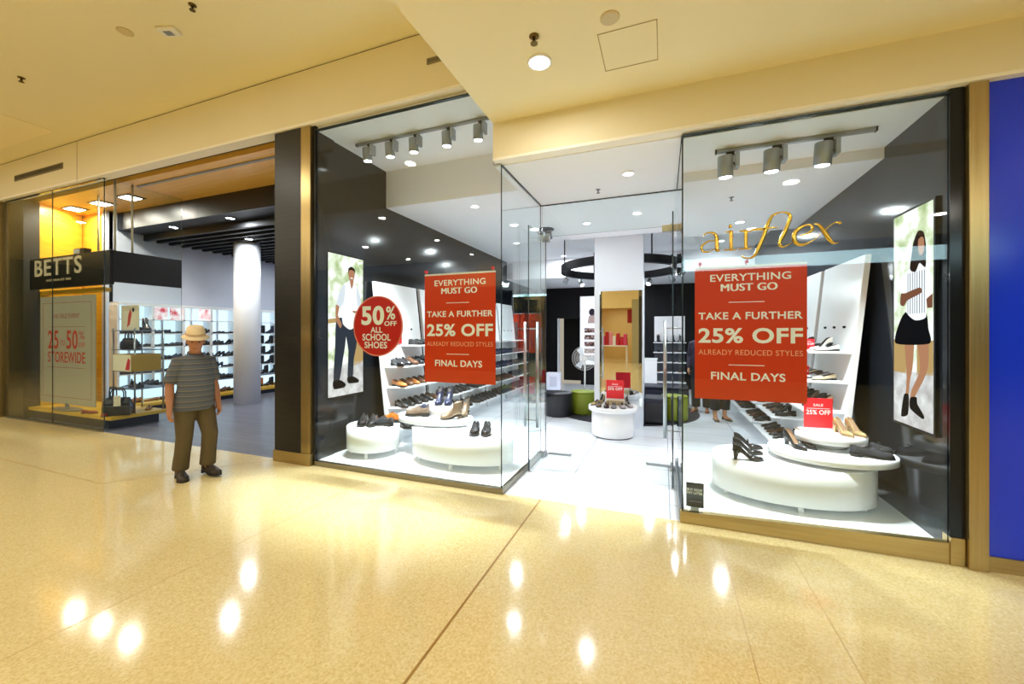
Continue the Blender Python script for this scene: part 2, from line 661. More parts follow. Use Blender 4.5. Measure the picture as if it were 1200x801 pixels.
# ------------------------------------------------------------------ piers of the front
RIB = grain_mat('ribbed_charcoal_laminate', '#0f0f11', '#211f1f', 0.35, (1.5, 1.5, 70))
sbox('wall_pier_middle', -4.57, -4.13, 3.63, 3.95, 0.14, 4.10, RIB)
sbox('trim_pier_brass', -4.13, -3.98, 3.63, 3.95, 0.14, 4.10, GOLD)
sbox('baseboard_pier_middle', -4.58, -3.97, 3.615, 3.95, 0, 0.14, GOLDH)
sbox('trim_pier_black', -3.98, -3.93, 3.66, 3.95, 0.055, 4.10, BLACKG)
sbox('wall_between_shops', -4.57, -4.06, 3.95, 12.5, 0, 4.2, BLACK)
sbox('trim_pier_right_black', 1.85, 1.925, 3.66, 3.74, 0.19, 3.30, BLACKG)
sbox('baseboard_pier_right', 1.85, 1.925, 3.65, 3.74, 0, 0.19, GOLDH)
sbox('trim_pier_right_brass', 1.93, 2.03, 3.62, 3.74, 0, 3.29, GOLD, bevel=0.004)
sbox('wall_blue_hoarding', 2.03, 9.0, 3.66, 3.74, 0.10, 3.29, BLUE)
sbox('baseboard_blue_hoarding', 2.03, 9.0, 3.645, 3.74, 0, 0.10, GOLDH)
OLIVE = mat('olive_dark_panel', '#3f3b2c', 0.3)
sbox('wall_pier_far', -11.78, -11.22, 3.74, 3.95, 0, 4.10, OLIVE)
sbox('trim_pier_far_brass', -12.7, -11.78, 3.62, 3.95, 0, 4.10, GOLD)
sbox('wall_pier_far_end', -26, -12.7, 3.66, 3.95, 0, 4.10, MW)


# ------------------------------------------------------------------ glass of the shop fronts
def pane(name, poly, t0, t1, axis, edges=True, parent=None):
    """a sheet of glass: clear faces, dark polished edges"""
    m = MB().prism(poly, t0, t1, 1, axis, cap=0)
    o = m.obj(name, [GLASS, EDGE], parent)
    if parent is None:
        o['kind'] = 'structure'
    return o


def rect(a, b, c, d):
    return [(a, c), (b, c), (b, d), (a, d)]


pane('window_1', rect(-11.70, -10.02, 0.03, 4.10), 3.675, 3.687, 'y')
pane('window_2', rect(-10.015, -8.435, 0.03, 4.10), 3.675, 3.687, 'y')
pane('window_3', rect(3.69, 4.79, 0.03, 4.10), -8.447, -8.435, 'x')
pane('window_4', [(-3.93, 0.055), (-1.515, 0.055), (-1.515, 3.285), (-1.60, 3.285), (-1.60, 4.05), (-3.93, 4.05)], 3.675, 3.687, 'y')
pane('window_5', rect(3.69, 5.05, 0.055, 3.28), -1.522, -1.510, 'x')
pane('window_6', rect(0.148, 1.85, 0.10, 3.265), 3.675, 3.687, 'y')
pane('window_7', rect(3.69, 5.05, 0.06, 3.28), 0.142, 0.154, 'x')
pane('window_8', rect(-1.50, 0.14, 2.86, 3.28), 5.06, 5.072, 'y')
sbox('baseboard_neighbour', -11.70, -8.43, 3.665, 3.70, 0, 0.03, STEEL)
sbox('trim_glass_top_left', -3.93, -1.6, 3.665, 3.70, 4.045, 4.06, EDGE)
sbox('trim_glass_top_right', 0.148, 1.85, 3.665, 3.70, 3.262, 3.275, EDGE)
sbox('trim_glass_top_return_left', -1.526, -1.506, 3.70, 5.06, 3.27, 3.28, EDGE)
sbox('trim_glass_top_return_right', 0.138, 0.158, 3.70, 5.06, 3.27, 3.28, EDGE)
sbox('trim_glass_top_transom', -1.506, 0.138, 5.055, 5.075, 3.27, 3.28, EDGE)
sbox('trim_glass_top_far', -11.70, -8.43, 3.665, 3.70, 4.085, 4.10, EDGE)


BEIGEM = mat('satin_champagne_metal', '#b9ae86', 0.35, metal=0.7)


def glass_door(name, hx, y0, y1, side):
    """an open frameless door leaf with a pair of tall bar handles and patch fittings"""
    d = thing(name, None, None)
    d['kind'] = 'structure'
    pane('door_glass', rect(y0, y1, 0.02, 2.84), hx - 0.006, hx + 0.006, 'x', parent=d)
    yb = y0 + 0.10
    for dx in (-0.075, 0.075):
        MB().tube([(hx + dx, yb, 0.50), (hx + dx, yb, 1.73)], 0.018, 12).obj('handle', STEEL, d)
    st = MB()
    for z in (0.58, 1.65):
        st.tube([(hx - 0.075, yb, z), (hx + 0.075, yb, z)], 0.008, 8)
    st.obj('handle_bracket', STEEL, d)
    MB().box(hx - 0.014, hx + 0.014, y0 + 0.02, y0 + 0.05, 0.0, 0.14).obj('floor_bolt', STEEL, d, 0.003)
    MB().box(hx - 0.014, hx + 0.014, y1 - 0.14, y1 + 0.03, 2.80, 2.87).obj('patch_fitting', STEEL if side < 0 else BEIGEM, d, 0.003)
    MB().box(hx - 0.016, hx + 0.016, y1 - 0.16, y1 + 0.03, 0.0, 0.06).obj('bottom_patch', STEEL, d, 0.003)
    return d


glass_door('door_1', -1.455, 4.36, 5.08, -1)
glass_door('door_2', 0.085, 4.38, 5.12, 1)
for nm, xa, xb in (('trim_floor_spring', -1.43, -1.13), ('trim_floor_spring_right', -0.20, 0.10)):
    struct(nm, MB().box(xa, xb, 5.10, 5.15, 0.0, 0.018).tube([((xa if xa > -1 else xb) - 0.0, 5.12, 0.018), ((xa if xa > -1 else xb), 5.12, 0.03)], 0.012, 8), STEEL, bevel=0.004)
sbox('trim_transom_patch', -0.02, 0.14, 5.035, 5.095, 2.80, 2.87, BEIGEM)
sbox('trim_transom_patch_left', -1.50, -1.40, 5.035, 5.095, 2.80, 2.87, STEEL)

# ------------------------------------------------------------------ the neighbouring shop: shell
PLANK = tile_mat('dark_timber_floor', '#696c7b', '#444652', 1.5, 0.14, 0.28, ms=0.003, off=0.5, vary='#777a8a')
sbox('floor_boutique', -12.4, -4.57, 3.69, 12.5, -0.12, 0.0, PLANK)
WOODC = grain_mat('amber_veneer_ceiling', '#e6b24c', '#f4c76a', 0.35, (1.2, 26, 26))
YEL = grain_mat('yellow_veneer', '#d9a520', '#eec244', 0.4, (2, 2, 22))
sbox('ceiling_boutique_veneer', -12.4, -4.57, 3.93, 4.90, 4.12, 4.22, WOODC)
sbox('ceiling_boutique_gap', -12.4, -4.57, 3.72, 3.93, 4.20, 4.25, DARK)
sbox('wall_boutique_drop', -12.4, -4.57, 4.90, 4.95, 3.76, 4.25, mat('navy_black_fascia', '#15171f', 0.4))
sbox('ceiling_boutique', -10.75, -4.57, 4.95, 12.5, 3.76, 3.86, mat('navy_black_ceiling', '#14161d', 0.5))
sl = MB()
k = 0
while 5.35 + k * 0.24 < 12.3:
    y = 5.35 + k * 0.24
    sl.box(-10.74, -4.61, y, y + 0.07, 3.63, 3.76)
    k += 1
struct('ceiling_boutique_slats', sl, mat('black_baffles', '#0d0e12', 0.5))
GREYW = mat('lavender_grey_wall', '#c3c8d6', 0.6)
sbox('wall_boutique_left', -10.90, -10.75, 4.72, 12.5, 0, 3.76, GREYW)
sbox('wall_boutique_back', -10.75, -4.57, 12.4, 12.5, 0, 3.7, GREYW)
sbox('wall_boutique_right', -4.60, -4.57, 3.95, 12.4, 0, 3.76, GREYW)
struct('wall_boutique_yellow', MB().prism([(-11.27, 3.95), (-11.35, 3.95), (-11.80, 4.77), (-11.72, 4.75)], 0, 4.12), YEL)
sbox('wall_boutique_yellow_back', -11.80, -10.75, 4.77, 4.83, 0, 4.12, YEL)
sbox('wall_boutique_upstand', -10.90, -10.75, 4.72, 4.90, 3.76, 4.12, GREYW)
col = MB().lathe([(0.262, 0.0), (0.262, 3.76)], 40, M=Matrix.Translation((-8.90, 6.38, 0)))
struct('column', col, mat('white_column_paint', '#eceef2', 0.35))
sbox('trim_sliding_track', -8.43, -4.6, 4.10, 4.14, 4.10, 4.12, mat('track_grey', '#8a8f98', 0.4))

# ------------------------------------------------------------------ lamps
def downlight(loc, r, watts, col, face, label, group=None, name='downlight', ring=None):
    d = thing(name, label, 'ceiling light', loc, 0, group)
    MB().lathe([(r * 1.18, 0.0), (r * 1.18, -0.012), (r, -0.016), (r, -0.004)], 28, caps=False).obj('trim_ring', ring or WPAINT, d)
    MB().lathe([(r, -0.004), (r * 0.98, -0.010)], 28).obj('lamp_face', face, d)
    area('lamp', (0, 0, -0.03), watts, r * 1.9, col, parent=d)
    return d


# mall ceiling
downlight((-0.88, 2.90, 3.655), 0.078, MALL_W * 0.35, WARM, glow('bright_lamp_face', (1, 0.98, 0.93), 22.0), 'round bright downlight in the cream ceiling above the shop entrance')
k = 0
for x in (-15.5, -12.8, -10.2, -7.2, -4.4):
    for y in (1.1, -1.6, -4.4, -7.0):
        downlight((x, y, 4.77), 0.09, MALL_W * 0.9, WARM, LAMP_WARM, 'round warm downlight of the high mall ceiling behind the viewer', 'downlights of the high ceiling')
for x in (1.6, 4.4, 7.4, 10.4):
    for y in (1.0, -1.6):
        downlight((x, y, 3.655), 0.09, MALL_W * 0.75, WARM, LAMP_WARM, 'round warm downlight of the low mall ceiling behind the viewer', 'downlights of the low ceiling')
downlight((-0.5, -1.6, 3.655), 0.09, MALL_W * 0.75, WARM, LAMP_WARM, 'round warm downlight of the low mall ceiling near its edge')
for x in (0.5, 3.5, 7.0, 10.5):
    downlight((x, -5.6, 4.9), 0.09, MALL_W, WARM, LAMP_WARM, 'round warm downlight before the opposite shop fronts', 'downlights before the opposite fronts')
downlight((-2.5, -9.8, 3.2), 0.10, 30, WARM, LAMP_WARM, 'round downlight inside the amber shop across the mall')
# lit sign box across the mall, mirrored by the glass
lb = thing('light_box', 'long pale cyan lit sign band across the mall, mirrored in the glass', 'sign', (4.2, -7.86, 3.94))
MB().box(-3.9, 4.6, -0.10, 0.02, -0.24, 0.24).obj('casing', GREY, lb)
MB().box(-3.85, 4.55, 0.02, 0.03, -0.21, 0.21).obj('lit_face', glow('cyan_lit_face', (0.62, 0.92, 1.0), 9.0), lb)


def spotlight(loc, aim, watts, col, label, group, scale=1.0, gear=1, up=0.15, body=GREY, ang=1.25):
    """a track spotlight: adapter, gear box and a tilted can with a glowing lens"""
    s = thing('spotlight', label, 'spotlight', loc, 0, group)
    sc = scale
    MB().box(-0.03 * sc, 0.03 * sc, -0.012, 0.012, -0.03, 0.0).obj('track_adapter', BLACK, s)
    MB().box(0.03 * sc, 0.062 * sc, -0.045 * sc, 0.045 * sc, -up, -0.022).obj('gear_box', GREY, s, 0.004)
    d = (Vector(aim) - Vector(loc)).normalized()
    M = Matrix.Translation((-0.035 * sc, 0, -up * 0.95)) @ d.to_track_quat('-Z', 'Y').to_matrix().to_4x4()
    MB().lathe([(0.0525 * sc, 0.095 * sc), (0.0575 * sc, 0.09 * sc), (0.0575 * sc, -0.07 * sc), (0.050 * sc, -0.072 * sc), (0.046 * sc, -0.05 * sc)], 28, M=M).obj('can', body, s)
    MB().lathe([(0.046 * sc, -0.060 * sc), (0.046 * sc, -0.0725 * sc), (0.03 * sc, -0.078 * sc)], 28, M=M).obj('lens', LAMP_COOL, s)
    MB().tube([(0.03 * sc, 0, -up * 0.7), (-0.0, 0, -up * 0.8)], 0.01 * sc, 8).obj('swivel', BLACK, s)
    p = M @ Vector((0, 0, -0.085 * sc))
    spot('lamp', Vector(loc) + p, watts, aim, ang, col, 0.04, s, off=loc)
    return s


def track(name, label, a, b):
    t = thing(name, label, 'lighting track', a)
    d = Vector(b) - Vector(a)
    MB().box(0, d.x, -0.018, 0.018, -0.032, 0).obj('rail', GREY, t, 0.003)
    MB().box(-0.012, 0.0, -0.02, 0.02, -0.034, 0).obj('end_cap', BLACK, t)
    MB().box(d.x, d.x + 0.012, -0.02, 0.02, -0.034, 0).obj('end_cap', BLACK, t)
    return t


track('light_track', 'grey lighting track carrying five spotlights over the window with men\'s shoes', (-3.72, 4.13, 4.05), (-1.62, 4.13, 4.05))
for i, x in enumerate((-3.52, -3.17, -2.82, -2.36, -1.95)):
    spotlight((x, 4.13, 4.018), (x * 0.85 - 0.40, 4.42, 0.4), 500, COOL, '%s grey spotlight from the black wall on the five-lamp track' % ORD[i], 'spotlights on the five-lamp track')
track('light_track', 'grey lighting track carrying three spotlights over the golden lettering window', (0.45, 4.07, 3.265), (1.60, 4.07, 3.265))
for i, x in enumerate((0.56, 0.92, 1.29)):
    spotlight((x, 4.07, 3.233), (x * 0.8 + 0.15, 4.36, 0.5), 270, COOL, '%s grey spotlight from the entrance on the three-lamp track' % ORD[i], 'spotlights on the three-lamp track', 1.12)
# shop ceiling
spots = [(-2.9, 7.9, 3.5), (-2.3, 9.6, 3.5), (-0.9, 11.2, 3.02), (1.1, 9.2, 3.5), (1.0, 6.4, 3.17)]
for i, p in enumerate(spots):
    downlight(p, 0.06, SHOP_W * 1.5, COOL, LAMP_COOL, 'small recessed white downlight in the white shop ceiling', 'recessed downlights of the white shop')
downlight((-0.35, 4.35, 3.28), 0.055, SHOP_W * 0.3, COOL, LAMP_COOL, 'recessed white downlight in the entrance soffit before the doors')
downlight((-1.1, 6.1, 3.28), 0.055, SHOP_W * 0.6, COOL, LAMP_COOL, 'recessed white downlight in the soffit behind the doors')
downlight((-2.45, 6.55, 3.5), 0.07, SHOP_W, COOL, LAMP_COOL, 'recessed white downlight beside the entrance soffit above the shelves')
# cluster lamp beside the entry soffit
cl = thing('ceiling_spotlight', 'round ceiling spotlight cluster beside the entrance soffit', 'spotlight', (-2.02, 7.05, 3.5))
MB().lathe([(0.15, 0), (0.15, -0.02), (0.02, -0.025)], 28).obj('ceiling_plate', mat('dark_grey_plate', '#4a4d52', 0.4), cl)
for dx in (-0.09, 0.07):
    M = Matrix.Translation((dx, -0.02, -0.13)) @ Matrix.Rotation(0.5, 4, 'X')
    c1 = MB().lathe([(0.05, 0.06), (0.055, -0.06), (0.046, -0.055)], 20, M=M).obj('can', STEEL, cl)
    MB().lathe([(0.046, -0.05), (0.045, -0.055)], 20, M=M).obj('lens', LAMP_COOL, c1)
MB().tube([(0, 0, -0.02), (0, 0, -0.12)], 0.012, 8).obj('stem', STEEL, cl)

# black ring light
rg = thing('ring_light', 'large black ring hung from the ceiling behind the mirrored pillar, with spotlights', 'light fitting', (-0.85, 8.55, 2.86))
rr = 1.22
N = 72


def ring_mesh(r0, r1, z0, z1):
    m = MB()
    m.rings([[((r0 if q in (0, 3) else r1) * math.cos(2 * PI * i / N), (r0 if q in (0, 3) else r1) * math.sin(2 * PI * i / N), z0 if q in (0, 1) else z1) for q in range(4)] for i in range(N + 1)], 0, False, False, True)
    return m


ring_mesh(rr - 0.10, rr, 0, 0.15).obj('ring_band', BLACK, rg)
for a in (0.5, 2.2, 3.6, 5.3):
    MB().tube([(rr * 0.96 * math.cos(a), rr * 0.96 * math.sin(a), 0.15), (rr * 0.96 * math.cos(a), rr * 0.96 * math.sin(a), 0.64)], 0.012, 8).obj('hanger_rod', BLACK, rg)
for i, a in enumerate((3.02, 2.5, 2.0, 1.1, 0.55, -0.1, -0.45)):
    p = Vector((rr * 0.97 * math.cos(a), rr * 0.97 * math.sin(a), -0.10))
    M = Matrix.Translation(p) @ Matrix.Rotation(a + PI / 2, 4, 'Z') @ Matrix.Rotation(0.7 if i % 2 else -0.5, 4, 'X')
    h = MB().lathe([(0.05, 0.07), (0.056, -0.07), (0.047, -0.065)], 18, M=M).tube([p, p + Vector((0, 0, 0.1))], 0.012, 6).obj('spot_can', STEEL, rg)
    MB().lathe([(0.047, -0.06), (0.046, -0.066)], 18, M=M).obj('lens', LAMP_COOL, h)
    area('lamp', tuple(p + Vector((0, 0, -0.10))), SHOP_W * 0.55, 0.1, COOL, parent=rg)

# neighbouring shop lamps: bright oblong lamps in the veneer, round ones in the black ceiling
for i, (x, lb_) in enumerate(((-11.15, 'closest to the yellow wall'), (-10.2, 'between two others'), (-9.25, 'nearest the shop opening'))):
    d = thing('downlight', 'oblong bright lamp in the amber veneer ceiling, %s' % lb_, 'ceiling light', (x, 4.42, 4.12), 0, 'lamps of the veneer ceiling')
    MB().box(-0.20, 0.20, -0.14, 0.14, -0.012, 0.0).obj('trim_frame', mat('dark_lamp_frame', '#3a3226', 0.5), d)
    MB().box(-0.17, 0.11, -0.11, 0.11, -0.016, -0.012).obj('lamp_face', glow('bright_lamp_face', (1, 0.98, 0.93), 22.0), d)
    area('lamp', (-0.03, 0, -0.04), BOUT_W * 1.6, 0.2, (1, 0.93, 0.78), parent=d)
for i, p in enumerate([(-7.6, 5.12, 3.76), (-8.35, 6.02, 3.63), (-6.3, 6.4, 3.63), (-9.4, 8.0, 3.63), (-7.2, 8.2, 3.63), (-5.6, 8.6, 3.63), (-8.8, 10.5, 3.63), (-6.4, 10.6, 3.63)]):
    lab = ['round bright downlight in the black drop above the timber floor', 'round bright downlight close to the top of the white column'][i] if i < 2 else 'round downlight between the black ceiling baffles'
    downlight(p, 0.075, BOUT_W * 1.5, COOL, LAMP_COOL, lab, None if i < 2 else 'downlights between the baffles', ring=BLACK)
ac = thing('air_conditioner', 'white boxy ceiling air conditioner among the black baffles', 'air conditioner', (-6.75, 6.1, 3.63))
MB().box(-0.5, 0.5, -0.25, 0.25, -0.16, 0).obj('body', WPAINT, ac, 0.02)
MB().box(-0.42, 0.42, -0.256, -0.25, -0.12, -0.05).obj('outlet_louver', GREY, ac)

# ------------------------------------------------------------------ small things on the ceilings
BRASSD = mat('dull_brass', '#6f5a2c', 0.35, metal=0.9)


def sprinkler(loc, label, m=None, s=1.0):
    t = thing('sprinkler', label, 'sprinkler', loc)
    MB().lathe([(0.034 * s, 0), (0.034 * s, -0.006), (0.014 * s, -0.012)], 20).obj('escutcheon', m or BRASSD, t)
    MB().lathe([(0.010 * s, -0.01), (0.010 * s, -0.045 * s), (0.026 * s, -0.05 * s), (0.026 * s, -0.054 * s)], 16).obj('head', m or BRASSD, t)


sprinkler((-0.84, 2.64, 3.655), 'brass sprinkler in the cream ceiling just beyond the bright downlight')
sprinkler((-4.26, 2.51, 4.77), 'brass sprinkler in the high ceiling near the smoke detector')
sprinkler((-7.46, 2.47, 4.77), 'brass sprinkler in the high ceiling near the painted ceiling sheen')
sprinkler((-0.72, 4.73, 3.28), 'small steel sprinkler in the white entrance soffit', GREY, 0.8)
sprinkler((0.73, 5.22, 3.17), 'small steel sprinkler in the white ceiling above the golden lettering', GREY, 0.8)
sprinkler((-1.98, 4.62, 4.05), 'small steel sprinkler in the white window ceiling near the spotlight track', GREY, 0.8)
sd = thing('smoke_detector', 'square white detector box on the high cream ceiling', 'smoke detector', (-4.84, 2.63, 4.77), 0.3)
MB().box(-0.10, 0.10, -0.06, 0.06, -0.035, 0).obj('body', mat('white_plastic', '#e8e6df', 0.4), sd, 0.012)
MB().box(-0.04, 0.04, -0.03, 0.03, -0.04, -0.035).obj('sensor_cap', GREY, sd)
cpk = thing('ceiling_speaker', 'round cream speaker grille set in the low ceiling by the hatch', 'speaker', (-0.33, 2.66, 3.655))
MB().lathe([(0.062, 0), (0.062, -0.006), (0.055, -0.010)], 28).obj('rim', mat('cream_plastic', '#d8c79a', 0.5), cpk)
MB().lathe([(0.054, -0.008), (0.054, -0.012)], 28).obj('grille', mat('cream_mesh', '#c9bb95', 0.6), cpk)
bp = thing('blank_plate', 'small round cover plate on the high cream ceiling', 'cover plate', (-5.3, 2.48, 4.77))
MB().lathe([(0.07, 0), (0.07, -0.004), (0.06, -0.007)], 24).obj('plate', mat('cream_plate', '#c9b684', 0.6), bp)


def grille(x0, x1, z0, z1, label, n=7):
    g = thing('air_grille', label, 'vent', ((x0 + x1) / 2, 3.60, (z0 + z1) / 2))
    w, h_ = (x1 - x0) / 2, (z1 - z0) / 2
    f = MB().box(-w, w, -0.012, 0, -h_, -h_ + 0.012).box(-w, w, -0.012, 0, h_ - 0.012, h_).box(-w, -w + 0.012, -0.012, 0, -h_, h_).box(w - 0.012, w, -0.012, 0, -h_, h_)
    f.obj('frame', mat('grille_frame', '#8d8260', 0.5), g)
    MB().box(-w, w, -0.003, 0, -h_, h_).obj('backing', DARK, g)
    s = MB()
    for i in range(n):
        z = -h_ + 0.012 + (2 * h_ - 0.024) * (i + 0.5) / n
        s.box(-w + 0.012, w - 0.012, -0.010, -0.004, z - 0.004, z + 0.004)
    s.obj('slats', mat('grille_slat', '#6e6850', 0.5), g)


grille(-11.10, -9.46, 4.37, 4.47, 'long grey air grille on the cream bulkhead above the black shop sign', 4)
grille(-2.32, -2.05, 4.41, 4.47, 'short air grille at the end of the high bulkhead', 4)

# ------------------------------------------------------------------ signs
def banner(name, label, x0, x1, z0, z1, underline=False):
    y = 3.715
    b = thing(name, label, 'banner', ((x0 + x1) / 2, y, z0))
    w, h = x1 - x0, z1 - z0
    MB().box(-w / 2, w / 2, -0.0015, 0.0015, 0, h).obj('sheet', RED, b)
    MB().box(-w / 2, w / 2, -0.003, 0.003, h, h + 0.018).obj('top_rail', mat('white_plastic_rail', '#f0ece8', 0.4), b)
    for s_, t_, body, c_, bo in (((0.147, 0.867), (0.045, 0.10), 'EVERYTHING', WTXT, 0.014), ((0.25, 0.75), (0.12, 0.175), 'MUST GO', WTXT, 0.0),
                                 ((0.035, 0.965), (0.335, 0.39), 'TAKE A FURTHER', WTXT, 0.02), ((0.035, 0.965), (0.455, 0.57), '25% OFF', WTXT, 0.028),
                                 ((0.035, 0.965), (0.62, 0.66), 'ALREADY REDUCED STYLES', PTXT, 0.0), ((0.155, 0.82), (0.79, 0.85), 'FINAL DAYS', WTXT, 0.02)):
        lettering('lettering', body, -w / 2 + s_[0] * w, -w / 2 + s_[1] * w, h * (1 - t_[1]), h * (1 - t_[0]), -0.0016, c_, b, bo, 0.0008)
        if body == 'MUST GO':
            for dx_ in (-0.0035, 0.0035):
                lettering('lettering', body, -w / 2 + s_[0] * w + dx_, -w / 2 + s_[1] * w + dx_, h * (1 - t_[1]), h * (1 - t_[0]), -0.0016 - abs(dx_ + 0.001) * 0.02, c_, b, bo, 0.0008)
    for t_ in (0.26, 0.735):
        MB().box(-w / 2 + 0.32 * w, -w / 2 + 0.64 * w, -0.0024, -0.0016, h * (1 - t_) - 0.003, h * (1 - t_) + 0.003).obj('rule_line', WTXT, b)
    for dx in ((-0.45, -0.02) if x0 > 0 else (-0.47, 0.47)):
        MB().tube([(dx * w, 0.0, h + 0.018), (dx * w, 0.0, h + 0.05)], 0.006, 6).box(dx * w - 0.012, dx * w + 0.012, -0.028, 0.004, h + 0.03, h + 0.056).obj('hook', REDC, b)
    return b


banner('sale_banner', 'red sale banner hanging in the window full of men\'s shoes, above white stands', -2.425, -1.59, 1.075, 2.215)
banner('sale_banner', 'red sale banner hanging under the golden lettering', 0.245, 1.04, 1.05, 2.135)

rs = thing('round_sign', 'round red sign offering 50 percent off school shoes', 'sign', (-3.05, 3.71, 1.68))
MB().lathe([(0.345, -0.003), (0.345, 0.003)], 64, M=Matrix.Rotation(PI / 2, 4, 'X')).obj('disc', mat('bright_red_vinyl', '#cf1a10', 0.35), rs)
rim = MB()
N_ = 64
rim.rings([[(r_ * math.cos(2 * PI * i / N_), y_, r_ * math.sin(2 * PI * i / N_)) for r_, y_ in ((0.33, -0.0032), (0.345, -0.0032), (0.345, -0.0040), (0.33, -0.0040))] for i in range(N_ + 1)], 0, False, False, True)
rim.obj('rim', mat('pink_rim', '#ee8a78', 0.4), rs)
SX = lambda px: (px - 405) / 142 * 0.345
SZ = lambda py: (460 - py) / 172 * 0.345
for body, a, b_, c_, d_, bo in (('50', 312, 444, 455, 345, 0.035), ('%', 455, 506, 425, 350, 0.02), ('OFF', 445, 514, 460, 433, 0.02), ('ALL', 366, 434, 498, 466, 0.02), ('SCHOOL', 318, 480, 543, 504, 0.02), ('SHOES', 330, 460, 587, 549, 0.02)):
    lettering('lettering', body, SX(a), SX(b_), SZ(c_), SZ(d_), -0.0042, WTXT, rs, bo, 0.0008)

# golden shop name: calligraphic strokes of solid metal
STROKES = {
'a':[[(0.307,2.403,0.0087),(0.321,2.423,0.0099),(0.349,2.429,0.0123),(0.383,2.422,0.0184),(0.402,2.395,0.0282),(0.407,2.357,0.0306),(0.407,2.315,0.0306),(0.41,2.281,0.0282),(0.429,2.275,0.0086)],[(0.394,2.359,0.0074),(0.349,2.359,0.0099),(0.31,2.337,0.0161),(0.293,2.311,0.0186),(0.299,2.286,0.0174),(0.321,2.272,0.0136),(0.355,2.274,0.0086),(0.394,2.297,0.0061)]],
'i':[[(0.51,2.427,0.0279),(0.51,2.355,0.0267),(0.51,2.276,0.0242)],[(0.467,2.422,0.0061),(0.492,2.423,0.0146),(0.513,2.426,0.0242)],[(0.459,2.278,0.0085),(0.505,2.275,0.0109),(0.55,2.273,0.0084)],[(0.492,2.469,0.0121),(0.498,2.468,0.0267),(0.505,2.468,0.0303),(0.512,2.467,0.0267),(0.518,2.466,0.0121)]],
'r':[[(0.616,2.427,0.0276),(0.616,2.352,0.0264),(0.616,2.277,0.0264)],[(0.566,2.423,0.006),(0.598,2.42,0.0156),(0.619,2.421,0.0216)],[(0.564,2.278,0.0084),(0.608,2.276,0.0108),(0.65,2.277,0.0084)],[(0.627,2.405,0.0084),(0.661,2.423,0.0155),(0.702,2.425,0.0178),(0.745,2.421,0.0165),(0.739,2.425,0.0189),(0.791,2.428,0.0121),(0.837,2.427,0.0053)]],
'fl':[[(0.883,2.54,0.0093),(0.851,2.544,0.008),(0.826,2.537,0.0134),(0.797,2.52,0.0201),(0.777,2.482,0.0256),(0.757,2.43,0.0283),(0.739,2.364,0.0284),(0.719,2.311,0.0271),(0.704,2.272,0.0271),(0.686,2.232,0.0245),(0.663,2.207,0.0177),(0.635,2.2,0.0108),(0.603,2.206,0.0096),(0.585,2.223,0.006)],[(0.866,2.543,0.0067),(0.883,2.539,0.0106),(0.908,2.525,0.0199),(0.917,2.494,0.0265),(0.899,2.436,0.0279),(0.877,2.378,0.0293),(0.851,2.321,0.0267),(0.846,2.294,0.0227),(0.86,2.273,0.0147),(0.883,2.275,0.0106),(0.905,2.286,0.008),(0.925,2.305,0.0053)]],
'e':[[(0.975,2.353,0.0066),(1.016,2.356,0.0144),(1.049,2.376,0.0196),(1.062,2.401,0.0182),(1.049,2.423,0.0144),(1.021,2.428,0.0118),(0.988,2.415,0.0197),(0.955,2.385,0.029),(0.941,2.346,0.033),(0.95,2.306,0.0304),(0.977,2.281,0.0224),(1.016,2.281,0.0157),(1.054,2.301,0.0091),(1.092,2.33,0.0065),(1.116,2.357,0.0052)]],
'x':[[(1.068,2.43,0.0065),(1.087,2.43,0.0117),(1.108,2.413,0.0207),(1.135,2.368,0.0297),(1.161,2.315,0.0309),(1.182,2.284,0.0193),(1.203,2.273,0.0115),(1.224,2.28,0.0051)],[(1.14,2.378,0.009),(1.172,2.41,0.0077),(1.203,2.43,0.009),(1.222,2.428,0.0141),(1.232,2.423,0.0217),(1.24,2.42,0.0128)]],
}


def smooth_pts(q, n=6):
    """Catmull-Rom through (x, z, w)"""
    p = [q[0]] + list(q) + [q[-1]]
    out = []
    for i in range(1, len(p) - 2):
        for k in range(n):
            t = k / n
            out.append(tuple(0.5 * (2 * b + (c - a) * t + (2 * a - 5 * b + 4 * c - d) * t * t + (-a + 3 * b - 3 * c + d) * t ** 3) for a, b, c, d in zip(p[i - 1], p[i], p[i + 1], p[i + 2])))
    out.append(tuple(q[-1]))
    return out


sg = thing('shop_name_sign', 'golden cursive shop name lettering on the glass above the red banner', 'sign', (0.75, 3.672, 2.36))
GL = mat('polished_gold', '#d9b24c', 0.16, metal=1.0)
for ch, ss in STROKES.items():
    m = MB()
    for k_, st in enumerate(ss):
        q = smooth_pts(st)
        rings = []
        dpt = 0.016 + 0.0006 * k_
        for i, (x, z, w) in enumerate(q):
            a, b_ = q[max(0, i - 1)], q[min(len(q) - 1, i + 1)]
            t = Vector((b_[0] - a[0], b_[1] - a[1]))
            t = t.normalized() if t.length > 1e-6 else Vector((1, 0))
            nx, nz = -t.y * w / 2, t.x * w / 2
            x -= 0.75
            z -= 2.36
            rings.append([(x + nx, 0, z + nz), (x + nx, -dpt * 0.6, z + nz), (x + nx * 0.55, -dpt, z + nz * 0.55), (x - nx * 0.55, -dpt, z - nz * 0.55), (x - nx, -dpt * 0.6, z - nz), (x - nx, 0, z - nz)])
        m.rings(rings, 0, True, True, True)
    m.obj('letter', GL, sg)

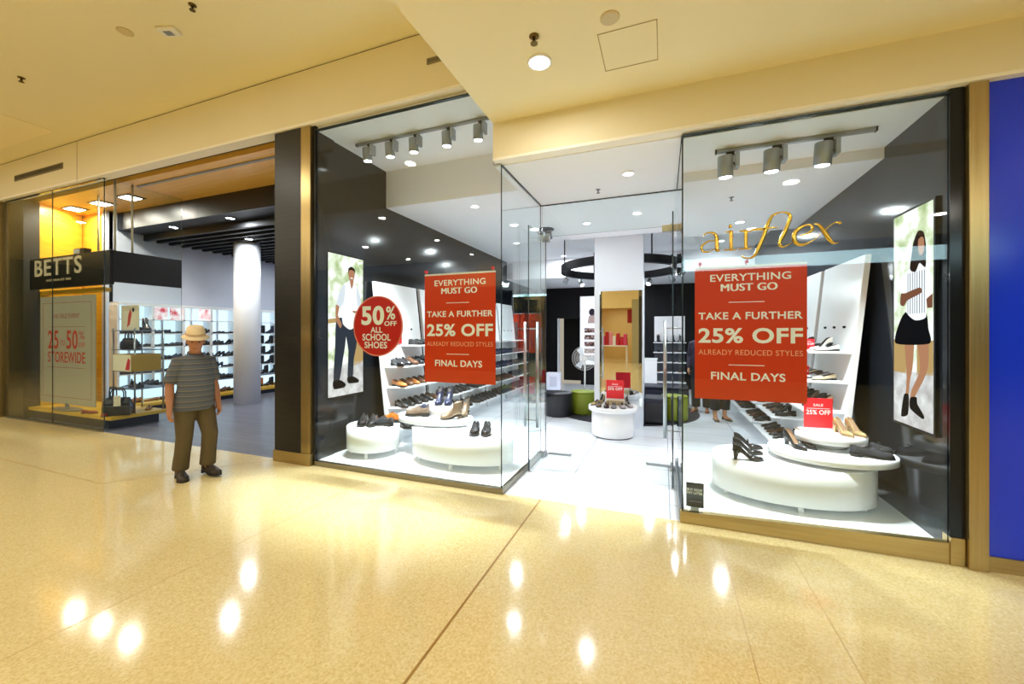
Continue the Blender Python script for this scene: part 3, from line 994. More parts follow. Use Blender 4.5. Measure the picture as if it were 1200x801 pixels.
bs = thing('shop_name_sign', 'black sign band of the neighbouring shop with cream capital letters', 'sign', (-9.7, 3.78, 2.40))
SBK = mat('sign_black', '#14120f', 0.35)
MB().box(-1.32, 1.265, -0.03, 0.03, 0, 0.56).obj('front_panel', SBK, bs, 0.004)
MB().box(1.205, 1.265, 0.03, 1.01, 0.04, 0.56).obj('return_panel', SBK, bs, 0.004)
lettering('lettering', 'BETTS', -1.10, 0.45, 0.225, 0.525, -0.03, mat('cream_lettering', '#ecdcc0', 0.5), bs, 0.012, 0.012, space=1.12)
lettering('lettering', 'AUSTRALIA EST 1892', -0.72, 0.10, 0.125, 0.165, -0.03, mat('cream_lettering', '#ecdcc0', 0.5), bs, 0.0, 0.004)
MB().box(0.10, 0.42, 0.0, 0.10, 0.56, 0.66).obj('gear_box', BLACK, bs)
MB().box(0.11, 0.30, -0.004, 0.0, 0.57, 0.65).obj('gear_box_label', mat('pale_label', '#dfe3e6', 0.4), bs)
for px, py in ((0.05, 0.35), (1.235, 0.05), (1.235, 0.28)):
    MB().tube([(px, py, 0.5), (px, py, 1.72)], 0.016, 8).obj('hanger_rod', mat('pale_rod', '#cfc4b0', 0.35), bs)

# freestanding sale poster in the neighbouring window, framed in yellow
yf = thing('display_screen', 'yellow veneered screen framing the grey sale poster', 'display screen', (-10.05, 4.02, 0.21))
MB().box(-1.28, -1.16, -0.06, 0.06, 0, 2.19).obj('frame_side', YEL, yf, 0.004)
MB().box(-1.16, 0.92, -0.06, 0.06, 2.12, 2.19).obj('frame_top', YEL, yf, 0.004)
ps = thing('sale_poster', 'grey translucent sale poster with red storewide prices on an oval foot', 'poster', (-10.11, 3.90, 0.21))
MB().box(-0.93, 0.92, -0.006, 0.006, 0.10, 2.06).obj('sheet', mat('grey_poster_board', '#b9b5a6', 0.35), ps)
MB().lathe([(0.42, 0), (0.42, 0.02), (0.36, 0.03)], 32, sy=0.3).obj('foot', mat('foot_grey', '#7c786c', 0.4), ps)
MB().box(-0.03, 0.03, -0.02, 0.02, 0.03, 0.12).obj('stem', GREY, ps)
OR = mat('orange_red_print', '#c8402a', 0.5)
DR = mat('dark_red_print', '#9c2c22', 0.5)
fr = MB()
for a in ((-0.83, 0.80, 1.94, 1.947), (-0.83, 0.80, 0.22, 0.227), (-0.83, -0.823, 0.22, 1.947), (0.793, 0.80, 0.22, 1.947), (-0.66, 0.60, 1.50, 1.506), (-0.66, 0.60, 0.76, 0.766)):
    fr.box(a[0], a[1], -0.0075, -0.006, a[2], a[3])
fr.obj('rule_line', DR, ps)
for body, a, b_, c_, d_, m_, bo in (('THE SALE EVENT', -0.50, 0.42, 1.66, 1.74, DR, 0), ('25', -0.65, -0.28, 1.10, 1.44, OR, 0.012), ('TO', -0.22, -0.06, 1.16, 1.26, OR, 0), ('50', -0.01, 0.36, 1.10, 1.44, OR, 0.015), ('%', 0.40, 0.58, 1.28, 1.42, OR, 0), ('OFF', 0.40, 0.60, 1.14, 1.22, OR, 0), ('STOREWIDE', -0.65, 0.60, 0.85, 1.05, OR, 0.012)):
    lettering('lettering', body, a, b_, c_, d_, -0.006, m_, ps, bo, 0.001)

# small cards
bn = thing('notice_card', 'small black notice card standing behind the glass beside the entrance', 'notice', (0.245, 3.705, 0.10))
MB().box(-0.068, 0.068, -0.003, 0.003, 0.03, 0.235).obj('card', mat('charcoal_card', '#2a2a2e', 0.5), bn)
MB().box(-0.03, 0.03, 0.0, 0.05, 0.0, 0.03).obj('foot', mat('clear_foot', '#c8cdd2', 0.2), bn)
lettering('lettering', 'BUY NOW', -0.06, 0.058, 0.165, 0.187, -0.003, WTXT, bn, 0.02, 0.001)
lettering('lettering', 'PAY LATER', -0.06, 0.058, 0.138, 0.160, -0.003, WTXT, bn, 0.02, 0.001)
MB().box(-0.045, 0.05, -0.004, -0.003, 0.075, 0.081).obj('rule_line', mat('grey_print', '#8b8b90', 0.5), bn)


def sale_card(loc, w, h, rz, label, small=False):
    c_ = thing('sale_card', label, 'sign', loc, rz)
    MB().box(-w / 2, w / 2, -0.003, 0.003, 0.012, h).obj('card', mat('pinkish_red_card', '#e0202c', 0.4), c_)
    MB().box(-w / 2, w / 2, -0.03, 0.03, 0, 0.012).obj('foot', mat('clear_foot', '#c8cdd2', 0.2), c_)
    lettering('lettering', 'SALE', -w * 0.17, w * 0.17, h * 0.74, h * 0.82, -0.003, WTXT, c_, 0.01, 0.001)
    lettering('lettering', '25% OFF', -w * 0.42, w * 0.42, h * 0.47, h * 0.62, -0.003, WTXT, c_, 0.02, 0.001)
    MB().box(-w * 0.4, w * 0.4, -0.004, -0.003, h * 0.66, h * 0.675).obj('rule_line', WTXT, c_)
    return c_


# ------------------------------------------------------------------ light boxes with fashion pictures
def lightbox(name, label, x, ya, yb, z0, z1, sgn, figure):
    """lit picture on a side wall; local u runs 0..1 as seen from the shop floor side, t runs 0..1 from the top"""
    t_ = thing(name, label, 'light box', (x, (ya + yb) / 2, z0))
    W, Hh = abs(yb - ya), z1 - z0
    MB().box(0, sgn * 0.02, -W / 2 - 0.02, W / 2 + 0.02, -0.02, Hh + 0.02).obj('casing', BLACK, t_)

    def put(poly, layer, m, nm='printed_shape'):
        if 5 <= len(poly) < 15:
            n_ = len(poly)
            q_ = []
            for i_ in range(n_):
                p0, p1, p2, p3 = (poly[(i_ + d_) % n_] for d_ in (-1, 0, 1, 2))
                for k_ in range(5):
                    t__ = k_ / 5
                    q_.append(tuple(b + (c - b) * (t__ * t__ * (3 - 2 * t__)) + 0.35 * ((c - a) * (t__ ** 3 - 2 * t__ ** 2 + t__) + (d - b) * (t__ ** 3 - t__ ** 2)) for a, b, c, d in zip(p0, p1, p2, p3)))
            poly = q_
        pts = [((ya + (yb - ya) * s_) - (ya + yb) / 2, Hh * (1 - q)) for s_, q in poly]
        a = sgn * (0.02 + 0.0006 * layer)
        return MB().prism(pts, a, a + sgn * 0.0005, 0, 'x').obj(nm, m, t_)
    figure(put)
    return t_


def oval(cx, cy_, rx, ry, n=18):
    return [(cx + rx * math.cos(2 * PI * i / n), cy_ + ry * math.sin(2 * PI * i / n)) for i in range(n)]


GLG = glow('picture_garden', '#dfe8d8', 1.35, cols=[(0.30, '#8fa66a'), (0.45, '#cdd6b4'), (0.55, '#f4f6f0'), (0.75, '#ffffff')], vscale=5.0)
GLF = glow('picture_floor', '#c9c5c4', 1.1, cols=[(0.3, '#b8b2b2'), (0.7, '#efecec')], vscale=9.0)
GLB = glow('picture_bench', '#c9a46c', 1.0)
GLW = glow('picture_white', '#f4f6fa', 1.3)
GLWS = glow('picture_white_fold', '#d9dde6', 1.2)
GLSK = glow('picture_skin', '#c48a68', 0.95)
GLSD = glow('picture_skin_dark', '#8c5a44', 0.9)
GLH = glow('picture_hair', '#3a2a24', 0.8)
GLJ = glow('picture_jeans', '#3a404c', 0.9)
GLK = glow('picture_black', '#17171c', 0.8)
GLN = glow('picture_navy_stripe', '#4a506c', 1.0)


def man_picture(put):
    put(rect(0, 1, 0, 1), 0, GLG, 'printed_picture')
    put([(0, 0.80), (1, 0.76), (1, 1), (0, 1)], 1, GLF)
    put([(0.72, 0.60), (1, 0.58), (1, 0.77), (0.72, 0.80)], 1, GLB)
    put([(0, 0.46), (0.22, 0.45), (0.22, 0.48), (0, 0.49)], 1, GLB)
    put([(0.22, 0.46), (0.50, 0.46), (0.47, 0.62), (0.40, 0.74), (0.30, 0.89), (0.14, 0.89), (0.18, 0.66)], 2, GLJ)
    put([(0.42, 0.46), (0.74, 0.47), (0.80, 0.63), (0.72, 0.74), (0.68, 0.88), (0.53, 0.88), (0.55, 0.68)], 2, GLJ)
    put([(0.13, 0.89), (0.34, 0.89), (0.48, 0.925), (0.42, 0.945), (0.15, 0.945)], 3, GLK)
    put([(0.52, 0.88), (0.70, 0.875), (0.86, 0.905), (0.84, 0.925), (0.56, 0.92)], 3, GLK)
    put([(0.50, 0.19), (0.60, 0.17), (0.80, 0.205), (0.86, 0.30), (0.82, 0.40), (0.76, 0.50), (0.60, 0.53), (0.40, 0.49), (0.36, 0.40), (0.38, 0.30), (0.40, 0.21)], 3, GLW)
    put([(0.40, 0.21), (0.46, 0.22), (0.42, 0.33), (0.30, 0.375), (0.22, 0.36), (0.28, 0.28)], 4, GLWS)
    put([(0.80, 0.21), (0.90, 0.27), (0.94, 0.36), (0.86, 0.375), (0.80, 0.30)], 4, GLWS)
    put([(0.20, 0.36), (0.29, 0.37), (0.26, 0.43), (0.36, 0.49), (0.32, 0.52), (0.20, 0.46)], 5, GLSK)
    put([(0.86, 0.37), (0.93, 0.36), (0.90, 0.41), (0.70, 0.405), (0.68, 0.39), (0.82, 0.39)], 5, GLSK)
    put([(0.58, 0.15), (0.70, 0.15), (0.69, 0.20), (0.64, 0.23), (0.60, 0.19)], 5, GLSK)
    put(oval(0.64, 0.125, 0.095, 0.048), 6, GLSK, 'printed_face')
    put([(0.54, 0.125), (0.55, 0.085), (0.64, 0.068), (0.74, 0.085), (0.745, 0.125), (0.72, 0.10), (0.64, 0.092), (0.57, 0.10)], 7, GLH, 'printed_hair')
    put([(0.60, 0.149), (0.69, 0.149), (0.67, 0.156), (0.62, 0.156)], 7, GLW)


def woman_picture(put):
    put(rect(0, 1, 0, 1), 0, GLG, 'printed_picture')
    put([(0, 0.76), (1, 0.74), (1, 1), (0, 1)], 1, GLF)
    put([(0, 0.60), (0.34, 0.60), (0.34, 0.76), (0, 0.76)], 1, GLB)
    put([(0.62, 0.62), (1, 0.60), (1, 0.75), (0.62, 0.76)], 1, GLB)
    put([(0.30, 0.56), (0.55, 0.56), (0.52, 0.72), (0.44, 0.80), (0.38, 0.93), (0.30, 0.93), (0.36, 0.78)], 2, GLSK)
    put([(0.62, 0.56), (0.88, 0.56), (0.90, 0.70), (0.80, 0.77), (0.58, 0.86), (0.60, 0.91), (0.48, 0.90), (0.48, 0.84), (0.70, 0.73)], 3, GLSK)
    put([(0.24, 0.92), (0.30, 0.86), (0.42, 0.86), (0.40, 0.95), (0.22, 0.97)], 4, GLK)
    put([(0.46, 0.87), (0.62, 0.86), (0.64, 0.89), (0.80, 0.935), (0.76, 0.95), (0.46, 0.92)], 4, GLK)
    put([(0.34, 0.47), (0.82, 0.47), (0.90, 0.55), (0.92, 0.615), (0.06, 0.62), (0.14, 0.53)], 4, GLK)
    put([(0.50, 0.26), (0.66, 0.24), (0.84, 0.26), (0.96, 0.32), (1.0, 0.40), (0.86, 0.42), (0.84, 0.50), (0.58, 0.51), (0.36, 0.47), (0.38, 0.40), (0.20, 0.38), (0.32, 0.29)], 5, GLW)
    for i in range(8):
        a = 0.40 + i * 0.058
        put([(a, 0.29), (a + 0.014, 0.29), (a + 0.012, 0.48), (a - 0.002, 0.48)], 6, GLN)
    put([(0.22, 0.38), (0.34, 0.38), (0.70, 0.365), (0.74, 0.39), (0.40, 0.415), (0.30, 0.44), (0.20, 0.43)], 7, GLSD)
    put([(0.86, 0.42), (1.0, 0.40), (1.0, 0.46), (0.88, 0.46)], 7, GLSD)
    put([(0.46, 0.27), (0.54, 0.16), (0.66, 0.11), (0.80, 0.125), (0.86, 0.20), (0.84, 0.28), (0.70, 0.255), (0.60, 0.29)], 7, GLH, 'printed_hair')
    put(oval(0.74, 0.175, 0.075, 0.048), 8, GLSK, 'printed_face')
    put([(0.64, 0.15), (0.68, 0.12), (0.80, 0.125), (0.83, 0.16), (0.76, 0.14)], 9, GLH, 'printed_hair')


lightbox('light_box', 'lit picture of a man in white shirt and dark trousers on the black wall', -3.95, 3.855, 4.475, 0.785, 2.615, 1, man_picture)
lightbox('light_box', 'lit picture of a woman in striped blouse and dark shorts on the charcoal wall', 1.85, 4.33, 3.80, 0.865, 2.57, -1, woman_picture)

# ------------------------------------------------------------------ shoes
def interp(tab, t):
    for (a, b), (c, d) in zip(tab, tab[1:]):
        if t <= c:
            k = (t - a) / (c - a) if c > a else 0
            k = k * k * (3 - 2 * k)
            return b + (d - b) * k
    return tab[-1][1]


ROUND = [(0, .34), (.04, .64), (.12, .80), (.30, .70), (.45, .74), (.66, 1.0), (.76, 1.0), (.88, .84), (.96, .52), (1.0, .20)]
POINT = [(0, .34), (.04, .60), (.12, .72), (.30, .58), (.45, .62), (.66, .98), (.76, .94), (.88, .66), (.96, .34), (1.0, .12)]
KINDS = {
    # L, W, heel height, sole, toe outline, top line: heel / waist / throat, throat t, vamp height, toe height
    'loafer': dict(L=.285, W=.102, hh=.018, st=.010, out=ROUND, top=(.062, .050, .055), th=.46, vamp=.066, toe=.036),
    'lace_up_shoe': dict(L=.295, W=.106, hh=.020, st=.012, out=ROUND, top=(.072, .058, .066), th=.34, vamp=.088, toe=.042, lace=True),
    'sneaker': dict(L=.290, W=.108, hh=.014, st=.022, out=ROUND, top=(.078, .058, .066), th=.36, vamp=.092, toe=.048, lace=True),
    'court_shoe': dict(L=.235, W=.082, hh=.075, st=.005, out=POINT, top=(.058, .040, .030), th=.62, vamp=.036, toe=.026),
    'flat_shoe': dict(L=.245, W=.084, hh=.010, st=.006, out=POINT, top=(.050, .036, .030), th=.62, vamp=.036, toe=.024),
    'ankle_boot': dict(L=.270, W=.098, hh=.035, st=.010, out=ROUND, top=(.185, .180, .175), th=.40, vamp=.10, toe=.042, boot=True),
}


def shoe_meshes(kind):
    s = KINDS[kind]
    L, W, hh, st = s['L'], s['W'], s['hh'], s['st']

    def base(t):
        k = min(1, max(0, (t - 0.16) / 0.46))
        return st + hh * (1 - k * k * (3 - 2 * k))
    ts = [0, .015, .05, .11, .19, .28, s['th'] - .04, s['th'] - .005, s['th'] + .03, .54, .64, .72, .80, .88, .94, .98, 1.0]
    ts = sorted(set(round(t, 3) for t in ts))
    up = MB()
    rings = []
    for t in ts:
        w = interp(s['out'], t) * W / 2
        x = (t - .5) * L
        b = base(t)
        op = t < s['th']
        if op:
            hgt = interp([(0, s['top'][0]), (s['th'] * .6, s['top'][1]), (s['th'], s['top'][2])], t)
        else:
            hgt = interp([(s['th'], s['vamp']), (.86, s['toe'] * 1.05), (.94, s['toe']), (1.0, s['toe'] * .45)], t)
        if s.get('boot'):
            xo = x + (0.012 if t < .1 else 0)
        yr = (.72 if not s.get('boot') else .80) if op else .55
        pts = [(-.86, 0), (-1.0, .22), (-.96, .6), (-yr - .06, .95), (-yr + .04, 1.0)]
        r = [(x, a * w, b + c * hgt) for a, c in pts]
        if op:
            ins = b + .010
            if s.get('boot'):
                ins = b + hgt * .8
            mid = [(x, -(yr - .08) * w, ins + (hgt * .35 if not s.get('boot') else 0)), (x, 0, ins), (x, (yr - .08) * w, ins + (hgt * .35 if not s.get('boot') else 0))]
        else:
            mid = [(x, -.3 * w, b + hgt * 1.10), (x, 0, b + hgt * 1.13), (x, .3 * w, b + hgt * 1.10)]
        r += mid + [(p[0], -p[1], p[2]) for p in r[::-1]]
        rings.append(r)
    n = len(rings[0])
    v = [p for r in rings for p in r]
    up.v = [Vector(p) for p in v]
    for k in range(len(rings) - 1):
        for i in range(n):
            j = (i + 1) % n
            up.f.append([k * n + i, k * n + j, (k + 1) * n + j, (k + 1) * n + i])
            up.m.append(1 if (4 <= i <= 7 and ts[k + 1] <= s['th'] + 0.001) else 0)
            up.s.append(True)
    up.f += [list(range(n))[::-1], [(len(rings) - 1) * n + i for i in range(n)]]
    up.m += [0, 0]
    up.s += [True, True]
    so = MB()
    rr_ = []
    for t in [0, .02, .06, .12, .2, .3, .42, .55, .66, .76, .86, .93, .97, 1.0]:
        w = interp(s['out'], t) * W / 2 * 1.03 + .001
        x = (t - .5) * L * 1.015
        b = base(t)
        lo = 0.0 if (hh < .03 and (t < .26 or t > .5)) else max(0.0, b - st)
        rr_.append([(x, -w, lo), (x, w, lo), (x, w, b + .002), (x, -w, b + .002)])
    so.rings(rr_, 0, False, True)
    he = None
    if hh >= .03:
        he = MB()
        k = .5 if kind == 'court_shoe' else .9
        a = []
        for t_, f_, bx in ((0, 1.0, .22), (.35, .72, .15), (1.0, k, .10 if kind == 'court_shoe' else .19)):
            z = (base(.03) - .002) * (1 - t_)
            wx = interp(s['out'], .12) * W / 2 * f_
            x0 = (-.5 + .015 + .02 * t_) * L
            x1 = x0 + bx * L
            a.append([(x0, -wx * .6, z), (x0, wx * .6, z), (x0 + (x1 - x0) * .5, wx, z), (x1, wx * .8, z + (0 if t_ else -.012)), (x1, -wx * .8, z + (0 if t_ else -.012)), (x0 + (x1 - x0) * .5, -wx, z)])
        he.rings(a, 0, False, True)
    la = None
    if s.get('lace'):
        la = MB()
        for i in range(4):
            t = s['th'] + .03 + .055 * i
            hgt = interp([(s['th'], s['vamp']), (.86, s['toe'] * 1.05), (1.0, s['toe'] * .45)], t)
            w = interp(s['out'], t) * W / 2
            z = base(t) + hgt * 1.13
            x = (t - .5) * L
            la.tube([(x, -.5 * w, z - hgt * .16), (x - .004, 0, z + .002), (x, .5 * w, z - hgt * .16)], .0032, 6)
    return up, so, he, la


SH = {k: shoe_meshes(k) for k in KINDS}
LINING = mat('shoe_lining_tan', '#8a6a4a', 0.7)
LIND = mat('shoe_lining_dark', '#2a2420', 0.7)
SOLE = mat('rubber_sole', '#15130f', 0.6)
UP = {
    'black': mat('black_leather', '#131317', 0.22, spec=0.6, coat=0.3), 'charcoal': mat('charcoal_suede', '#2b2d33', 0.7),
    'brown': mat('brown_leather', '#5a3a24', 0.4), 'tan': mat('tan_leather', '#a8672c', 0.4), 'orange': mat('orange_leather', '#b8651c', 0.38),
    'taupe': mat('taupe_nubuck', '#6e5c4c', 0.7), 'navy': mat('navy_leather', '#1c2340', 0.35), 'beige': mat('beige_leather', '#cbb898', 0.45),
    'gold': mat('pale_gold_leather', '#c9b07c', 0.25, metal=0.6), 'white': mat('white_leather', '#e8e4dc', 0.4), 'red': mat('red_leather', '#a8141c', 0.35),
    'bronze': mat('bronze_leather', '#84705a', 0.35, metal=0.35), 'silver': mat('silver_leather', '#aeb0b4', 0.3, metal=0.6), 'grey': mat('grey_leather', '#77787c', 0.5),
}
cache = {}


def shelf_shoe_mesh(kind, colour):
    """the whole shoe in one mesh, for the small ones on the shelves"""
    key = (kind, colour)
    if key not in cache:
        up, so, he, la = SH[kind]
        m = MB()
        for part, mi in ((up, None), (so, 2), (he, 2), (la, 2)):
            if part is None:
                continue
            o = len(m.v)
            m.v += part.v
            for f, a, s_ in zip(part.f, part.m, part.s):
                m.f.append([i + o for i in f])
                m.m.append(a if mi is None else mi)
                m.s.append(s_)
        cache[key] = m.mesh(kind, [UP[colour], LIND, SOLE])
    return cache[key]


def shelf_shoe(kind, colour, loc, rz, label, group):
    o = bpy.data.objects.new(kind, shelf_shoe_mesh(kind, colour))
    o.location = loc
    o.rotation_euler = (0, 0, rz)
    C.objects.link(o)
    return tag(o, label, 'shoe', group)


def shoe(kind, colour, loc, rz, label, group, lining=None, strap=False, buckle=None, scale=1.0):
    """a show-window shoe with its parts"""
    t = thing(kind, label, 'shoe', loc, rz, group)
    t.scale = (scale, scale, scale)
    up, so, he, la = SH[kind]
    u = up.obj('upper', [UP[colour], lining or (LIND if kind == 'ankle_boot' else LINING)], t)
    sb = u.modifiers.new('round', 'SUBSURF')
    sb.levels = sb.render_levels = 1
    so.obj('sole', SOLE if colour != 'gold' else LINING, t)
    if he:
        he.obj('heel', UP[colour], t)
    if la:
        la.obj('laces', mat('dark_laces', '#26211c', 0.7) if colour != 'orange' else UP['brown'], t)
    if strap:
        W = KINDS[kind]['W'] / 2
        z = KINDS[kind]['hh']
        MB().tube([(.0, -W * .62, .045), (-.003, -W * .45, .066), (-.004, 0, .082), (-.003, W * .45, .066), (.0, W * .62, .045)], (.0045), 8).obj('strap', UP[colour], t)
    if buckle:
        k = KINDS[kind]
        MB().box(k['L'] * .16, k['L'] * .20, -.022, .022, k['vamp'] + .012, k['vamp'] + .02).obj('buckle', buckle, t, 0.002)
    return t


# ------------------------------------------------------------------ white stands of the show windows
def oval_prof(h, r=0.012):
    return [(1 - r, 0.0), (1.0, r), (1.0, h - r), (1 - r, h)]


def drum(name, label, cx, cy_, z0, h, rx, ry, feet=0, foot_h=0.05, pedestal=None, extra=None):
    t = thing(name, label, 'display stand', (cx, cy_, z0))
    zb = foot_h if feet else (pedestal[1] if pedestal else 0)

    def oval_rings(rx_, ry_, za, zb_):
        e = 0.012
        return [[((rx_ - q) * math.cos(2 * PI * i / 64), (ry_ - q) * math.sin(2 * PI * i / 64), z) for i in range(64)] for q, z in ((e, za), (0, za + e * .6), (0, zb_ - e * .6), (e, zb_))]
    MB().rings(oval_rings(rx, ry, zb, zb + h), 0, True).obj('drum' if h > 0.15 else 'disc', WHITE, t)
    if feet:
        for i in range(feet):
            a = 2 * PI * i / feet - PI / 2 + (0.35 if feet == 4 else 0.0)
            MB().lathe([(0.022, 0), (0.022, foot_h)], 14, M=Matrix.Translation((rx * .86 * math.cos(a), ry * .86 * math.sin(a), 0))).obj('foot', WHITE, t)
    if pedestal:
        po = pedestal[3:] or (0, 0)
        MB().rings([[(x + po[0], y + po[1], z) for x, y, z in r_] for r_ in oval_rings(pedestal[0], pedestal[2], 0, pedestal[1])], 0, True).obj('pedestal', mat('pedestal_grey_white', '#d9dcdc', 0.3), t)
    if extra:
        extra(t)
    return t


PF = 0.055
drum('display_stand', 'small white oval drum stand in the corner by the lit picture of the man', -3.515, 4.20, PF, 0.295, 0.335, 0.32, 4, 0.075)
drum('display_stand', 'large white oval drum stand under the hanging red banner, nearest the entrance', -2.255, 4.235, PF, 0.295, 0.655, 0.315, 5, 0.075)
drum('display_stand', 'white oval disc stand raised behind the large drum, holding a brown shoe', -2.82, 4.55, PF, 0.075, 0.54, 0.31, 0, 0, (0.20, 0.39, 0.13, -0.20, 0.15))
drum('display_stand', 'small white drum riser on the disc stand under blue shoes', -2.72, 4.62, 0.52, 0.135, 0.20, 0.17)
ZS, ZL, ZD, ZR = PF + 0.37, PF + 0.37, 0.52, 0.655
BR = 0.10
drum('display_stand', 'large white oval drum stand in the window with golden lettering', 1.065, 4.31, BR, 0.31, 0.63, 0.40, 5, 0.06)
ZB = BR + 0.37
drum('display_stand', 'white oval disc on the drum under the golden lettering, holding black flats', 1.38, 4.34, ZB, 0.065, 0.47, 0.37, 0, 0, (0.26, 0.03, 0.20, -0.1, 0.0))
ZM = ZB + 0.095
drum('display_stand', 'topmost white oval tier with the red sale card and gold shoes', 1.41, 4.43, ZM, 0.075, 0.27, 0.23, 0, 0, (0.13, 0.055, 0.11))
ZT = ZM + 0.13

G1 = 'shoes on the white window stands'
shoe('lace_up_shoe', 'black', (-3.62, 4.12, ZS), -1.05, 'shiny black shoe on the small drum, touching the black wall side', G1, LIND, scale=1.12)
shoe('lace_up_shoe', 'black', (-3.49, 4.15, ZS), -1.05, 'shiny black shoe on the small drum, inner one of its pair', G1, LIND, scale=1.12)
shoe('lace_up_shoe', 'orange', (-3.40, 4.40, ZS), 2.95, 'orange tan lace-up shoe at the back of the small drum', G1, scale=1.12)
shoe('lace_up_shoe', 'charcoal', (-3.36, 4.17, ZS), 3.15, 'dark grey low shoe in front of the orange one on the small drum', G1, scale=1.1)
shoe('sneaker', 'taupe', (-3.00, 4.42, ZD), 3.35, 'brown taupe walking shoe at the front of the white disc stand', G1, scale=1.1)
shoe('lace_up_shoe', 'navy', (-3.06, 4.62, ZD), 3.35, 'navy blue lace-up shoe behind the brown taupe one', G1, scale=1.1)
shoe('lace_up_shoe', 'black', (-2.99, 4.77, ZD), 3.4, 'black lace-up shoe farthest back on the white disc stand', G1)
shoe('ankle_boot', 'navy', (-2.79, 4.62, ZR), -1.25, 'shiny navy boot on the drum riser, first of the pair from the picture', G1)
shoe('ankle_boot', 'navy', (-2.67, 4.66, ZR), -1.25, 'shiny navy boot on the drum riser, second of the pair from the picture', G1)
shoe('ankle_boot', 'bronze', (-2.50, 4.42, ZD), -2.5, 'pale bronze ankle boot on the disc stand next to the riser', G1)
shoe('ankle_boot', 'bronze', (-2.43, 4.66, ZD), -1.35, 'bronze ankle boot at the end of the disc stand toward the entrance', G1)
shoe('lace_up_shoe', 'black', (-2.07, 4.22, ZL), -1.22, 'polished black slip-on on the large drum, first of its pair', G1, LIND, scale=1.12)
shoe('lace_up_shoe', 'black', (-1.94, 4.26, ZL), -1.22, 'polished black slip-on on the large drum, second of its pair', G1, LIND, scale=1.12)

G2 = 'women\'s shoes on the white window stands'
shoe('court_shoe', 'black', (0.70, 4.07, ZB), 0.12, 'black high heel at the front edge of the drum, lowest of three', G2, LIND, scale=1.06)
shoe('court_shoe', 'black', (0.735, 4.29, ZB), 0.05, 'black high heel in the middle of the three on the drum', G2, LIND, scale=1.06)
shoe('court_shoe', 'black', (0.775, 4.50, ZB), 0.0, 'black strapped high heel at the back of the three', G2, LIND, strap=True, scale=1.06)
shoe('court_shoe', 'black', (1.115, 4.30, ZM), -1.12, 'black patent pump on the disc with tan insole showing, outer of the pair', G2, scale=1.08)
shoe('court_shoe', 'black', (1.205, 4.36, ZM), -1.12, 'black patent pump on the disc, inner of the pair beside the top tier', G2, scale=1.08)
shoe('loafer', 'charcoal', (1.62, 4.17, ZM), -0.08, 'dark grey low shoe with metal bar at the front edge of the disc', G2, LIND, buckle=CHROME)
shoe('loafer', 'charcoal', (1.70, 4.385, ZM), -0.08, 'dark grey low shoe behind the one with the metal bar', G2, LIND, buckle=CHROME)
shoe('court_shoe', 'gold', (1.50, 4.385, ZT), -1.3, 'pale gold pump on the top tier next to the red card', G2)
shoe('court_shoe', 'gold', (1.60, 4.415, ZT), -1.3, 'pale gold pump on the top tier, farther from the red card', G2)
sale_card((1.36, 4.55, ZT), 0.235, 0.29, 0.12, 'red sale card standing on the top white tier beside gold shoes')


# ------------------------------------------------------------------ wall shelving of the white shop
ZSH = [1.42, 1.13, 0.84, 0.55, 0.26]


def panel_x(z, side):
    """x of the leaning panel's face at height z"""
    k = (z - 0.08) / (2.34 - 0.08)
    return (-3.60 - 0.26 * k) if side < 0 else (1.55 + 0.22 * k)


def shelf_unit(name, side, y0, y1, label, rows, group, first_half=False):
    t = thing(name, label, 'shelf unit', (0, y0, 0), 0, group)
    xb, xt = panel_x(0.0, side), panel_x(2.34, side)
    s_ = -1 if side < 0 else 1
    L = y1 - y0
    m = MB()
    m.add([(xb, 0, 0), (xt, 0, 2.34), (xt + s_ * .05, 0, 2.34), (xb + s_ * .05, 0, 0), (xb, L, 0), (xt, L, 2.34), (xt + s_ * .05, L, 2.34), (xb + s_ * .05, L, 0)],
          [(0, 1, 2, 3), (4, 7, 6, 5), (0, 4, 5, 1), (1, 5, 6, 2), (2, 6, 7, 3), (3, 7, 4, 0)])
    m.obj('back_panel', WHITE, t, 0.004)
    for i in rows:
        z = ZSH[i]
        x = panel_x(z, side)
        a, b = (x - .01, x + .33) if side < 0 else (x - .33, x + .01)
        ya = 0.45 * L if (first_half and i == 0) else 0.02
        if side < 0:
            poly = [(a, ya), (b, ya + .05), (b, L - .03), (a, L - .02)]
        else:
            poly = [(a, ya + .05), (b, ya), (b, L - .02), (a, L - .03)]
        MB().prism(poly, z - .022, z, 0, 'z').obj('shelf', WHITE, t, 0.003)
    pm = MB()
    for j in range(3):
        yy = L * (.25 + .25 * j)
        z = 1.66
        x = panel_x(z, side)
        pm.tube([(x, yy, z), (x - s_ * .02, yy, z)], .012, 10)
    pm.obj('peg_hole', BLACK, t)
    return t


LB = [(4.63 + 1.12 * i, 5.65 + 1.12 * i) for i in range(5)]
for i, (a, b) in enumerate(LB):
    shelf_unit('shelf_unit', -1, a, b, 'white leaning shelf unit of men\'s shoes, %s bay past the lit man picture' % ORD[i], [0, 1, 2, 3, 4], 'white shelf units on the black wall', i == 0)
RB = [(4.69 + 1.12 * i, 5.70 + 1.12 * i) for i in range(4)]
for i, (a, b) in enumerate(RB):
    shelf_unit('shelf_unit', 1, a, b, 'white leaning shelf unit of women\'s shoes, %s bay past the lit woman picture' % ORD[i], [0, 1, 2] if i == 0 else [0, 1, 2, 3, 4], 'white shelf units on the charcoal wall')

